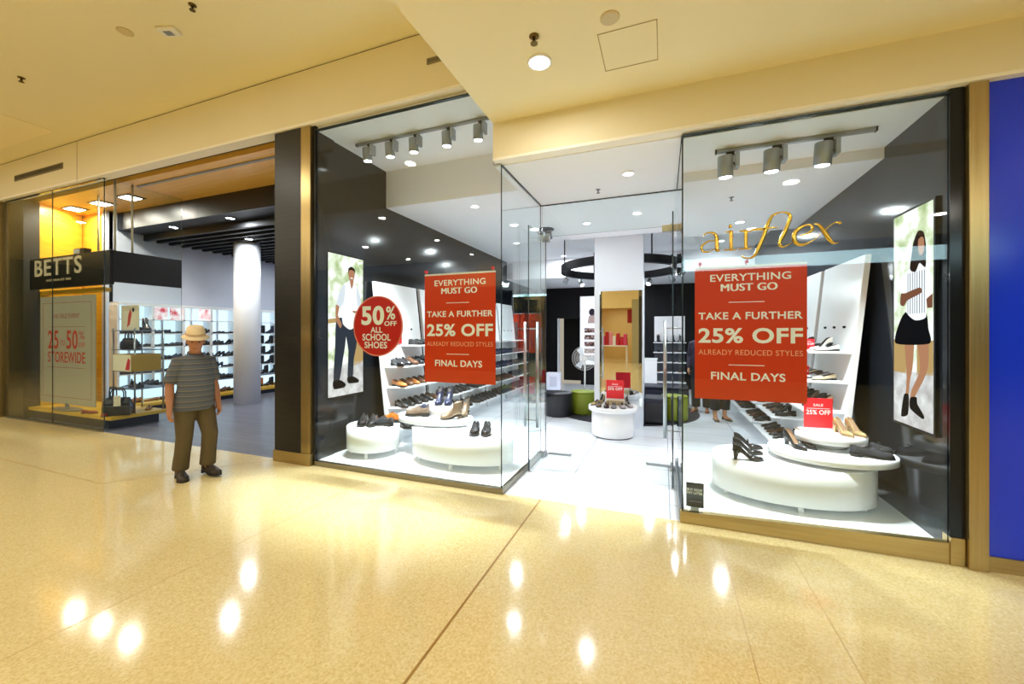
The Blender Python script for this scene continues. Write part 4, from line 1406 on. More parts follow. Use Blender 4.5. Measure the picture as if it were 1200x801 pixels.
random.seed(11)
for bi, (a, b) in enumerate(LB):
    for si in range(5):
        if bi >= 3 and si == 0:
            continue
        n = 6
        kind = random.choice(['loafer', 'lace_up_shoe', 'lace_up_shoe', 'sneaker']) if si != 0 else 'loafer'
        base = 'black'
        if (bi, si) == (0, 2):
            base = 'tan'
        elif bi >= 2:
            base = random.choice(['black', 'brown', 'charcoal', 'navy'])
        for k in range(n):
            y = a + .12 + (b - a - .22) * k / (n - 1)
            if si == 0 and bi == 0 and k < 3:
                continue
            c_ = base
            if (bi, si) == (0, 2) and k >= 1:
                c_ = 'brown' if k != 2 else 'tan'
            elif k % 3 == 2 and base == 'black':
                c_ = random.choice(['black', 'charcoal', 'brown'])
            z = ZSH[si]
            x = panel_x(z, -1) + .17
            word = {'loafer': 'loafer', 'lace_up_shoe': 'lace-up', 'sneaker': 'sneaker'}[kind]
            shelf_shoe(kind, c_, (x, y, z), random.uniform(-.12, .12) - .25, '%s %s, %s along, %s shelf down, %s bay past the man picture' % (c_, word, ORD[k], ORD[si], ORD[bi]), 'shoes on the shelves along the black wall')
# women's wall: the bay next to the window in detail, the lower shelves further in
GW = 'shoes on the shelves along the charcoal wall'
for si, items in ((0, [('flat_shoe', 'white'), ('court_shoe', 'white'), ('flat_shoe', 'silver'), ('flat_shoe', 'black'), ('court_shoe', 'black')]),
                  (1, [('flat_shoe', 'beige'), ('flat_shoe', 'silver'), ('flat_shoe', 'taupe'), ('flat_shoe', 'beige'), ('flat_shoe', 'silver')]),
                  (2, [('court_shoe', 'beige'), ('court_shoe', 'black'), ('court_shoe', 'taupe'), ('court_shoe', 'black'), ('court_shoe', 'black')]),
                  (3, [('flat_shoe', 'black'), ('court_shoe', 'black'), ('flat_shoe', 'taupe'), ('flat_shoe', 'black'), ('flat_shoe', 'brown')]),
                  (4, [('flat_shoe', 'black'), ('flat_shoe', 'black'), ('flat_shoe', 'brown'), ('flat_shoe', 'black'), ('flat_shoe', 'black')])):
    for bi in ((1, 2, 3) if si > 2 else (0, 1)):
        a, b = RB[bi]
        for k, (kind, c_) in enumerate(items):
            if bi and k % 2:
                c_ = 'black'
            z = ZSH[si]
            y = a + .16 + (b - a - .30) * k / (len(items) - 1)
            x = panel_x(z, 1) - .155
            shelf_shoe(kind, c_, (x, y, z), PI + random.uniform(-.2, .2) + .35, '%s %s, %s along, %s shelf down, %s bay past the woman picture' % (c_, {'flat_shoe': 'flat shoe', 'court_shoe': 'heel'}[kind], ORD[k], ORD[si], ORD[bi]), GW)
for k, (yy, si) in enumerate(((4.95, 0), (5.02, 1))):
    sale_card((panel_x(ZSH[si], 1) - .26, yy + .06, ZSH[si]), 0.10, 0.12, 0.2, 'small red card on the %s shelf of the bay past the woman picture' % ORD[si])
sale_card((panel_x(1.42, -1) + .03, 4.80, 1.42 - .0), .10, .01, 0, 'x') if False else None
rc = thing('red_card', 'small red card on the white panel half hidden by the round red sign', 'sign', (panel_x(1.5, -1) + .012, 4.95, 1.44))
MB().box(0, .006, -.16, .16, 0, .16).obj('card', REDC, rc)
MB().box(-.012, .0, -.02, .02, .03, .12).obj('clip', GREY, rc)

# ------------------------------------------------------------------ middle of the white shop
MIR = mat('mirror_silver', '#f2f4f4', 0.0, metal=1.0)
PX0, PX1, PY0 = -1.15, -0.33, 7.14
pil = MB().box(PX0, PX1, PY0, PY0 + 0.5, 0, 3.5)
struct('column_mirror_pillar', pil, mat('pillar_white', '#dfe6ee', 0.45))
mr = thing('pillar_mirror', 'tall mirror on the white pillar reflecting the amber mall', 'mirror', ((PX0 + PX1) / 2, PY0, 0.35))
MB().box(-0.40, 0.40, -0.012, 0, 0, 1.98).obj('glass', MIR, mr)
MB().box(-0.41, -0.32, -0.018, -0.012, 0, 1.98).obj('edge_strip', mat('pale_edge_and_reflection', '#dfe5ea', 0.3), mr)  # pale mirror edge, widened to paint in the white shop's reflection
MB().box(0.395, 0.41, -0.018, 0.0, -0.35, 1.98).obj('edge_strip', mat('pale_edge_and_reflection', '#dfe5ea', 0.3), mr)
rt = thing('round_table', 'white round display table with sandals and a red card before the mirror', 'display table', (-0.75, 6.42, 0))
MB().lathe([(0.315, 0.015), (0.325, 0.03), (0.325, 0.40)], 48).obj('base', WHITE, rt)
MB().lathe([(0.30, 0.0), (0.30, 0.018)], 48).obj('plinth_ring', BLACK, rt)
MB().lathe([(0.365, 0.40), (0.375, 0.41), (0.375, 0.46), (0.365, 0.468)], 48).obj('top', WHITE, rt)
TT = 0.468
bx = thing('riser_box', 'cream box under the red card on the round table', 'box', (-0.72, 6.48, TT), 0.1)
MB().box(-0.13, 0.13, -0.09, 0.09, 0, 0.075).obj('body', mat('cream_board', '#d9c8a0', 0.6), bx, 0.004)
MB().box(-0.135, 0.135, -0.095, 0.095, 0.075, 0.09).obj('lid', mat('cream_board_lid', '#e4d6b4', 0.6), bx, 0.003)
sale_card((-0.72, 6.46, TT + 0.09), 0.27, 0.30, 0.0, 'red sale card standing on the cream box of the round table')
GT = 'sandals on the round table'
for i, (k, c_, dx, dy, rz, lab) in enumerate([
        ('flat_shoe', 'gold', -0.27, -0.02, -1.9, 'pale gold flat at the edge of the round table toward the ottomans'),
        ('flat_shoe', 'taupe', -0.19, -0.16, -1.5, 'taupe flat at the front of the round table, beside a gold one'),
        ('flat_shoe', 'black', -0.07, -0.19, -1.5, 'black flat at the front of the round table, beside a taupe one'),
        ('flat_shoe', 'grey', 0.04, -0.20, -1.5, 'grey flat at the front middle of the round table'),
        ('flat_shoe', 'silver', 0.16, -0.16, -1.3, 'silver flat at the front of the round table, next to a grey one'),
        ('flat_shoe', 'silver', 0.25, -0.03, -1.2, 'silver flat at the edge of the round table, farther from the ottomans'),
        ('court_shoe', 'gold', -0.20, 0.17, -1.8, 'gold heel at the back of the round table toward the ottomans'),
        ('court_shoe', 'beige', 0.20, 0.17, -1.4, 'beige heel at the back of the round table')]):
    shelf_shoe(k, c_, (-0.75 + dx, 6.42 + dy, TT), rz, lab, GT)

rug = thing('round_rug', 'dark round rug around the pillar under the ottomans', 'rug', (-0.80, 8.6, 0))
MB().lathe([(1.44, 0), (1.44, 0.008), (1.42, 0.012)], 64).obj('pile', mat('dark_rug', '#1d1c24', 0.95), rug)
MB().rings([[((1.42 if q in (0, 3) else 1.455) * math.cos(2 * PI * i / 64), (1.42 if q in (0, 3) else 1.455) * math.sin(2 * PI * i / 64), 0.0 if q in (0, 1) else 0.014) for q in range(4)] for i in range(65)], 0, False, False, True).obj('border', mat('rug_border', '#2c2b36', 0.9), rug)


def ottoman(loc, r, h, m, label, seam):
    t = thing('ottoman', label, 'ottoman', loc)
    MB().lathe([(r * .97, 0.0), (r, 0.02), (r, h - .05), (r * .985, h - .03)], 40).obj('body', m, t)
    MB().lathe([(r * .985, h - .03), (r * 1.0, h - .02), (r * .95, h - .002), (0.01, h)], 40).obj('seat_pad', m, t)
    MB().tube([(r * 1.003 * math.cos(2 * PI * i / 40), r * 1.003 * math.sin(2 * PI * i / 40), h - .03) for i in range(41)], .005, 6, caps=False).obj('piping', seam, t)


OBK = mat('black_vinyl', '#15161d', 0.4)
OGR = mat('olive_green_vinyl', '#7d8c1c', 0.5)
SEAM = mat('seam_olive', '#5f6b14', 0.6)
ottoman((-1.93, 7.62, 0.0), 0.27, 0.45, OBK, 'black round ottoman beside the green one, on the shelf wall side of the pillar', BLACK)
ottoman((-1.50, 7.93, 0.014), 0.235, 0.44, OGR, 'olive green round ottoman between the black one and the round table', SEAM)
ottoman((0.18, 7.98, 0.014), 0.235, 0.44, OGR, 'olive green round ottoman behind the open glass door, near the pillar', SEAM)
bb = thing('bench', 'black upholstered bench beside the mirrored pillar behind the open door', 'bench', (-0.12, 7.58, 0))
MB().box(-0.20, 0.17, -0.20, 0.30, 0.03, 0.38).obj('base', OBK, bb, 0.01)
MB().box(-0.205, 0.175, -0.205, 0.305, 0.38, 0.46).obj('cushion', mat('navy_black_cushion', '#1d2030', 0.45), bb, 0.025, 3)
for dx in (-0.16, 0.13):
    for dy in (-0.16, 0.26):
        MB().box(dx - .02, dx + .02, dy - .02, dy + .02, 0, 0.03).obj('foot', BLACK, bb)

# back of the shop
fan = thing('pedestal_fan', 'white pedestal fan standing before the black back wall', 'fan', (-1.98, 10.7, 0))
MB().lathe([(0.24, 0), (0.24, 0.02), (0.05, 0.045)], 32).obj('base', mat('blue_grey_plastic', '#3c4258', 0.5), fan)
MB().tube([(0, 0, 0.04), (0, 0, 0.9)], 0.022, 12).obj('pole', mat('white_plastic', '#e8e6df', 0.4), fan)
FM = Matrix.Translation((0, -0.09, 0.93)) @ Matrix.Rotation(0.35, 4, 'Z') @ Matrix.Rotation(PI / 2, 4, 'X')
cg = MB()
for r_ in (0.08, 0.14, 0.20, 0.26, 0.32):
    cg.rings([[(r_ * math.cos(2 * PI * i / 40) + .004 * math.cos(a) * math.cos(2 * PI * i / 40), r_ * math.sin(2 * PI * i / 40) + .004 * math.cos(a) * math.sin(2 * PI * i / 40), .05 * (1 - r_ / .32) + .004 * math.sin(a)) for a in (0, 2.1, 4.2)] for i in range(41)], 0, True, False, True, FM)
for i in range(40):
    a = 2 * PI * i / 40
    cg.tube([FM @ Vector((.05 * math.cos(a), .05 * math.sin(a), .045)), FM @ Vector((.32 * math.cos(a), .32 * math.sin(a), 0))], .003, 5)
cg.obj('cage', mat('white_plastic', '#e8e6df', 0.4), fan)
bl = MB()
for i in range(3):
    M = FM @ Matrix.Rotation(2 * PI * i / 3, 4, 'Z')
    bl.add([(.03, -.02, -.01), (.28, -.10, -.04), (.29, .06, -.01), (.03, .03, -.005), (.03, -.02, -.014), (.28, -.10, -.044), (.29, .06, -.014), (.03, .03, -.009)], [(0, 1, 2, 3), (7, 6, 5, 4), (0, 4, 5, 1), (1, 5, 6, 2), (2, 6, 7, 3), (3, 7, 4, 0)], 0, False, M)
bl.obj('blades', mat('pale_blades', '#d5dae0', 0.3), fan)
MB().lathe([(.05, -.12), (.06, -.05), (.06, .03), (.045, .052)], 24, M=FM).obj('motor', mat('white_plastic', '#e8e6df', 0.4), fan)
pu = thing('air_purifier', 'pale white box-shaped appliance on the floor near the stockroom doorway', 'appliance', (-2.88, 10.85, 0), 0.15)
MB().box(-0.20, 0.20, -0.14, 0.14, 0.02, 0.50).obj('body', mat('bluish_white_plastic', '#dfe3f2', 0.35), pu, 0.03, 3)
MB().box(-0.18, 0.18, -0.12, 0.12, 0.0, 0.02).obj('base', mat('blue_grey_plastic', '#3c4258', 0.5), pu)
MB().box(-0.10, 0.10, -0.146, -0.138, 0.12, 0.40).obj('front_grille', mat('pale_grille', '#c3c8da', 0.5), pu)
bw = thing('wall_poster', 'white lit poster with shoe pictures on the black back wall, behind the fan', 'poster', (-2.08, 12.4, 0.62))
MB().box(-0.36, 0.40, -0.05, 0, 0, 2.12).obj('casing', WHITE, bw)
MB().box(-0.34, 0.38, -0.055, -0.05, 0.02, 2.10).obj('lit_face', glow('poster_white_face', '#e6ebf6', 1.25), bw)
ph = MB()
for i in range(5):
    ph.box(-0.22, 0.34, -0.058, -0.055, 0.15 + i * 0.21, 0.29 + i * 0.21)
ph.obj('printed_shoe_rows', glow('poster_rows', '#8a7a80', 0.7, cols=[(0.35, '#2b2b38'), (0.5, '#8f6a60'), (0.65, '#c9c2c8')], vscale=14), bw)
for nm, pts in (('printed_hair', oval(0.02, 1.62, 0.10, 0.11)), ('printed_body', [(-.12, 1.28), (.22, 1.28), (.2, 1.5), (.06, 1.55), (-.08, 1.5)])):
    MB().prism(pts, -0.060, -0.0555, 0, 'y').obj(nm, glow('poster_dark_figure', '#3a3340', 0.8) if nm == 'printed_hair' else glow('poster_pale_figure', '#b9a6a6', 0.9), bw)

wb = thing('counter_unit', 'white counter box standing before the shoe shelves of the back wall', 'counter', (-0.30, 10.6, 0))
MB().box(-0.17, 0.14, -0.14, 0.16, 0.16, 0.94).obj('body', WHITE, wb, 0.006)
MB().box(-0.15, 0.12, -0.12, 0.14, 0, 0.16).obj('plinth', BLACK, wb)
MB().box(-0.18, 0.15, -0.15, 0.17, 0.94, 0.97).obj('top', WHITE, wb, 0.004)
nb = thing('sofa', 'low dark navy seat behind the pillar in front of the counter', 'seat', (0.05, 9.55, 0.0))
MB().box(-0.55, 0.45, -0.28, 0.28, 0.06, 0.36).obj('base', mat('navy_upholstery', '#23283c', 0.6), nb, 0.02)
MB().box(-0.55, 0.45, -0.29, 0.26, 0.36, 0.44).obj('cushion', mat('navy_black_cushion', '#1d2030', 0.45), nb, 0.03, 3)
for dx in (-0.48, 0.38):
    for dy in (-0.22, 0.2):
        MB().box(dx - .025, dx + .025, dy - .025, dy + .025, 0, 0.06).obj('foot', BLACK, nb)
bsu = thing('shelf_unit', 'white panel shelf unit of shoes on the black back wall beside the doors', 'shelf unit', (0.12, 12.39, 0))
MB().box(-0.38, 0.44, -0.06, -0.01, 1.36, 2.08).obj('back_panel', WHITE, bsu, 0.004)
MB().box(-0.38, 0.44, -0.04, -0.01, 0, 1.36).obj('lower_panel', mat('slate_panel', '#4a4f5a', 0.5), bsu)
for z in (1.34, 1.06, 0.78, 0.50, 0.22):
    MB().box(-0.40, 0.46, -0.36, -0.04, z - .025, z).obj('shelf', WHITE, bsu, 0.003)
for zi, z in enumerate((1.34, 1.06, 0.78, 0.50)):
    for k in range(4):
        c_ = ['black', 'black', 'charcoal', 'brown'][(zi + k) % 4]
        shelf_shoe('ankle_boot' if zi == 0 else 'flat_shoe', c_, (-0.14 + .19 * k, 12.19, z), -1.57 + .2, '%s shoe, %s along, %s shelf down on the back wall unit' % (c_, ORD[k], ORD[zi]), 'shoes on the back wall unit')

# ------------------------------------------------------------------ the neighbouring shop: shelving, platform, goods
su = thing('shelf_wall', 'long white backlit shelf wall with rows of dark shoes in the neighbouring shop', 'shelf unit', (-10.40, 4.76, 0))
WL = 6.0
BACKL = glow('backlit_cyan_white', (0.62, 0.86, 1.0), 1.3)
MB().box(-0.32, -0.30, 0, WL, 0.16, 2.22).obj('backlit_panel', BACKL, su)
MB().box(-0.32, 0.0, 0, WL, 2.18, 2.24).obj('top_board', WHITE, su)
MB().box(-0.32, 0.48, 0, WL, 0.0, 0.10).obj('plinth', mat('navy_plinth', '#1f2433', 0.5), su)
MB().box(-0.32, 0.53, -0.0, WL, 0.10, 0.16).obj('platform', YEL, su, 0.004)
BZ = [1.90, 1.59, 1.305, 1.01, 0.74]
for z in BZ:
    MB().box(-0.30, 0.0, 0, WL, z - .022, z).obj('shelf', WHITE, su)
MB().box(-0.30, 0.05, 0, WL, 0.43, 0.475).obj('shelf', mat('blue_grey_shelf', '#8d97ad', 0.4), su)
nU = 0
yy = 0.0
while yy <= WL + .01:
    MB().box(-0.30, 0.0 if nU % 2 == 0 else -0.26, yy - .02, yy + .02, 0.475, 2.18).obj('upright', WHITE, su)
    nU += 1
    yy += 0.30
for k, (pa, pb) in enumerate(((0.62, 0.88), (0.92, 1.18), (1.52, 1.78), (2.72, 2.98))):
    MB().box(-0.03, -0.02, pa, pb, BZ[0] + .0, 2.17).obj('picture_card', glow('pink_card_%d' % (k % 2), '#f0dfe2', 1.0, cols=[(0.40, '#ffffff'), (0.55, '#f3c9cc'), (0.68, '#d8505c')], vscale=7.0 + k % 2), su)
random.seed(5)
GB = 'shoes on the backlit shelf wall'
for si, z in enumerate(BZ[1:] + [0.475, 0.16]):
    for k in range(12):
        y = 4.76 + 0.16 + k * 0.30 + (0.0 if si % 2 else 0.04)
        if y > 8.9:
            continue
        kind = random.choice(['loafer', 'court_shoe', 'lace_up_shoe', 'flat_shoe']) if y < 7.4 else 'ankle_boot'
        c_ = random.choice(['black', 'black', 'black', 'charcoal', 'navy'])
        if si == 5:
            c_ = random.choice(['black', 'brown', 'tan'])
        for q in (0, 1) if (kind != 'ankle_boot' and si < 5) else (0,):
            shelf_shoe(kind, c_, (-10.58 + (.12 if si >= 4 else 0) + (.25 if si == 5 else 0) + .105 * q, y + .03 * q, z), -PI / 2 + random.choice([0, .12, -.12]), ('outer ' if q else '') + '%s %s, %s along, %s row down on the backlit shelf wall' % (c_, {'loafer': 'loafer', 'court_shoe': 'heel', 'lace_up_shoe': 'lace-up', 'flat_shoe': 'flat', 'ankle_boot': 'boot'}[kind], ORD[k], ORD[si]), GB)

pl = thing('display_platform', 'low display platform with yellow top and navy base in the neighbouring window', 'platform', (-9.95, 4.2, 0))
MB().box(-1.20, 1.30, -0.36, 0.34, 0, 0.155).obj('base', mat('navy_plinth', '#1f2433', 0.5), pl)
MB().box(-1.24, 1.45, -0.41, 0.40, 0.155, 0.21).obj('top', YEL, pl, 0.005)
rk = thing('display_rack', 'chrome display rack with glass shelves behind the corner of the neighbouring window', 'rack', (-8.90, 4.36, 0.21))
for dx in (-0.30, 0.34):
    for dy in (-0.22, 0.20):
        MB().tube([(dx, dy, 0), (dx, dy, 1.48)], 0.014, 8).obj('post', STEEL, rk)
for z in (0.42, 0.72, 1.10, 1.44):
    MB().box(-0.32, 0.36, -0.24, 0.22, z - .015, z).obj('shelf', mat('blue_steel_shelf', '#7f8aa0', 0.3, metal=0.5), rk, 0.003)
ybx = thing('gift_box', 'yellow box with white printed end on the chrome rack', 'box', (-8.82, 4.30, 0.21 + 0.72))
MB().box(-0.26, 0.28, -0.22, 0.22, 0, 0.30).obj('body', mat('mustard_board', '#b58e1e', 0.5), ybx, 0.006)
MB().box(-0.255, 0.275, -0.224, -0.220, 0.01, 0.29).obj('printed_end', mat('white_print', '#efe9d8', 0.5), ybx)
MB().prism([(0.12, 0.03), (0.24, 0.03), (0.26, 0.2), (0.2, 0.24), (0.15, 0.12)], -0.226, -0.2245, 0, 'y').obj('printed_figure', REDC, ybx)
wp = thing('picture_card', 'white card with a red sketched figure on top of the chrome rack', 'sign', (-8.86, 4.22, 0.21 + 1.44))
MB().box(-0.26, 0.26, -0.006, 0.006, 0.0, 0.44).obj('card', mat('white_print', '#efe9d8', 0.5), wp)
MB().prism([(-0.08, 0.05), (0.0, 0.1), (0.06, 0.3), (0.02, 0.38), (-0.04, 0.28)], -0.0085, -0.006, 0, 'y').obj('printed_figure', OR, wp)
MB().prism(oval(0.10, 0.36, 0.03, 0.04), -0.0085, -0.006, 0, 'y').obj('printed_hair', BLACK, wp)


def handbag(loc, rz, w, d, h, m, label, tagc=None, hs=0.16):
    t = thing('handbag', label, 'handbag', loc, rz, 'handbags on the yellow platform')
    MB().rings([[(-w / 2, -d / 2, 0), (w / 2, -d / 2, 0), (w / 2, d / 2, 0), (-w / 2, d / 2, 0)], [(-w / 2 * 1.02, -d / 2 * 1.05, h * .5), (w / 2 * 1.02, -d / 2 * 1.05, h * .5), (w / 2 * 1.02, d / 2 * 1.05, h * .5), (-w / 2 * 1.02, d / 2 * 1.05, h * .5)], [(-w / 2 * .84, -d / 2 * .35, h), (w / 2 * .84, -d / 2 * .35, h), (w / 2 * .84, d / 2 * .35, h), (-w / 2 * .84, d / 2 * .35, h)]], 0, False).obj('body', m, t, 0.012, 3)
    for s_ in (-1, 1):
        MB().tube([(-w * .24, s_ * d * .22, h * .82), (-w * .24, s_ * d * .2, h + hs * .55), (-w * .14, s_ * d * .18, h + hs), (w * .14, s_ * d * .18, h + hs), (w * .24, s_ * d * .2, h + hs * .55), (w * .24, s_ * d * .22, h * .82)], 0.010, 8).obj('handle', m, t)
    MB().box(-w * .46, w * .46, -d * .56, -d * .5, h * .62, h * .68).obj('strap', BLACK, t)
    if tagc:
        MB().box(-.02, .07, -d * .60, -d * .56, h * .55, h + .04).obj('price_tag', tagc, t)
    return t


handbag((-8.64, 3.95, 0.21), 0.75, 0.36, 0.16, 0.30, UP['black'], 'large black handbag with white tag at the end of the yellow platform', mat('white_print', '#efe9d8', 0.5))
handbag((-8.90, 4.00, 0.21), 0.0, 0.22, 0.12, 0.30, UP['charcoal'], 'dark grey handbag beside the chrome rack post on the yellow platform')
handbag((-9.0, 4.28, 0.21 + 1.10), 0.3, 0.26, 0.12, 0.20, UP['black'], 'black handbag on the chrome rack above the yellow box', None, 0.10)
shoe('ankle_boot', 'red', (-8.78, 3.84, 0.21), -0.4, 'red ankle boot at the glass corner of the neighbouring window', None)
shoe('flat_shoe', 'red', (-9.30, 3.87, 0.21), 0.5, 'red flat shoe on the yellow platform beside the grey poster', None)
shelf_shoe('court_shoe', 'black', (-8.72, 4.28, 0.21 + 1.10), -0.6, 'black heel on the chrome rack above the yellow box', None)
shelf_shoe('court_shoe', 'black', (-8.98, 4.30, 0.21 + 0.42), -0.6, 'black heel on the chrome rack below the yellow box', None)
shelf_shoe('loafer', 'charcoal', (-8.74, 4.30, 0.21 + 0.42), -0.6, 'dark grey loafer on the chrome rack below the yellow box', None)
shelf_shoe('flat_shoe', 'tan', (-8.80, 4.46, 0.21), -0.7, 'tan flat shoe on the yellow platform behind the large black handbag', None)
for k, (x, y, rz) in enumerate(((-8.95, 4.34, .2), (-8.70, 4.38, -.2))):
    shelf_shoe('ankle_boot', 'black', (x, y, 0.21 + 1.44), rz, 'black ankle boot on top of the chrome rack, %s from the white card' % ('first' if k == 0 else 'second'), 'boots on the chrome rack')

# shop across the mall, seen only in the mirror
ex = thing('hanging_sign', 'red sign hanging in the amber shop across the mall', 'sign', (-1.72, -8.6, 2.15))
MB().box(-0.16, 0.16, -0.03, 0.03, 0, 0.75).obj('board', mat('deep_red_sign', '#b01810', 0.4), ex)
MB().tube([(0, 0, 0.75), (0, 0, 1.05)], 0.01, 6).obj('rod', BLACK, ex)
random.seed(3)
tb = thing('display_table', 'display table of bright goods in the shop across the mall', 'display table', (-2.55, -8.9, 0))
MB().box(-0.8, 0.7, -0.35, 0.35, 0.86, 0.92).obj('top', WHITE, tb)
for dx in (-0.72, 0.62):
    for dy in (-0.28, 0.28):
        MB().box(dx - .03, dx + .03, dy - .03, dy + .03, 0, 0.86).obj('leg', WHITE, tb)
cols = ['#d8143c', '#e0487c', '#b81420', '#e88aa4', '#f0f0ee', '#c4202c']
for k in range(14):
    bxk = thing('goods_box', 'coloured box on the display table across the mall', 'box', (-3.2 + .2 * (k % 7), -8.9 + (.14 if k >= 7 else -.14), 0.92), random.uniform(-.2, .2), 'boxes on the table across the mall')
    hh_ = random.uniform(.22, .55) + (0.25 if k >= 7 else 0)
    MB().box(-.085, .085, -.1, .1, 0, hh_).obj('carton', mat('box_%s' % cols[k % 6][1:], cols[k % 6], 0.5), bxk)
    MB().box(-.088, .088, -.103, .103, hh_, hh_ + .02).obj('lid', mat('white_print', '#efe9d8', 0.5), bxk)

# ------------------------------------------------------------------ people
def lerp(a, b, t):
    return Vector(a) * (1 - t) + Vector(b) * t


def hand(mb, wrist, fore, palm_n, side, s=1.0, curl=0.5):
    """palm, four unequal bent fingers and a thumb; fore: direction of the hand, palm_n: direction the palm faces"""
    f = Vector(fore).normalized()
    n = (Vector(palm_n) - f * f.dot(Vector(palm_n))).normalized()
    a = f.cross(n).normalized() * side            # toward the thumb side
    w = Vector(wrist)
    mb.tube([w - f * .02 * s, w + f * .01 * s, w + f * .045 * s, w + f * .085 * s], [(.021 * s, .024 * s), (.020 * s, .029 * s), (.017 * s, .040 * s), (.013 * s, .038 * s)] if abs(n.z) > .9 else [.023 * s, .026 * s, .027 * s, .022 * s], 12)
    for i, (off, ln) in enumerate(((.030, .070), (.010, .078), (-.010, .073), (-.029, .058))):
        r0 = w + f * (.078 * s) + a * off * s
        p1 = r0 + (f * math.cos(curl * .4) + n * math.sin(curl * .4)) * ln * .45 * s
        p2 = p1 + (f * math.cos(curl * 1.1) + n * math.sin(curl * 1.1)) * ln * .32 * s
        p3 = p2 + (f * math.cos(curl * 1.8) + n * math.sin(curl * 1.8)) * ln * .25 * s
        mb.tube([r0 - f * .02 * s, p1, p2, p3], [.0095 * s, .0088 * s, .0080 * s, .0066 * s], 8)
    t0 = w + f * .02 * s + a * .022 * s
    t1 = t0 + (f * .6 + a * .7 + n * .3).normalized() * .038 * s
    t2 = t1 + (f * .9 + a * .15 + n * .4).normalized() * .034 * s
    mb.tube([t0 - a * .01 * s, t1, t2], [.013 * s, .011 * s, .0085 * s], 8)


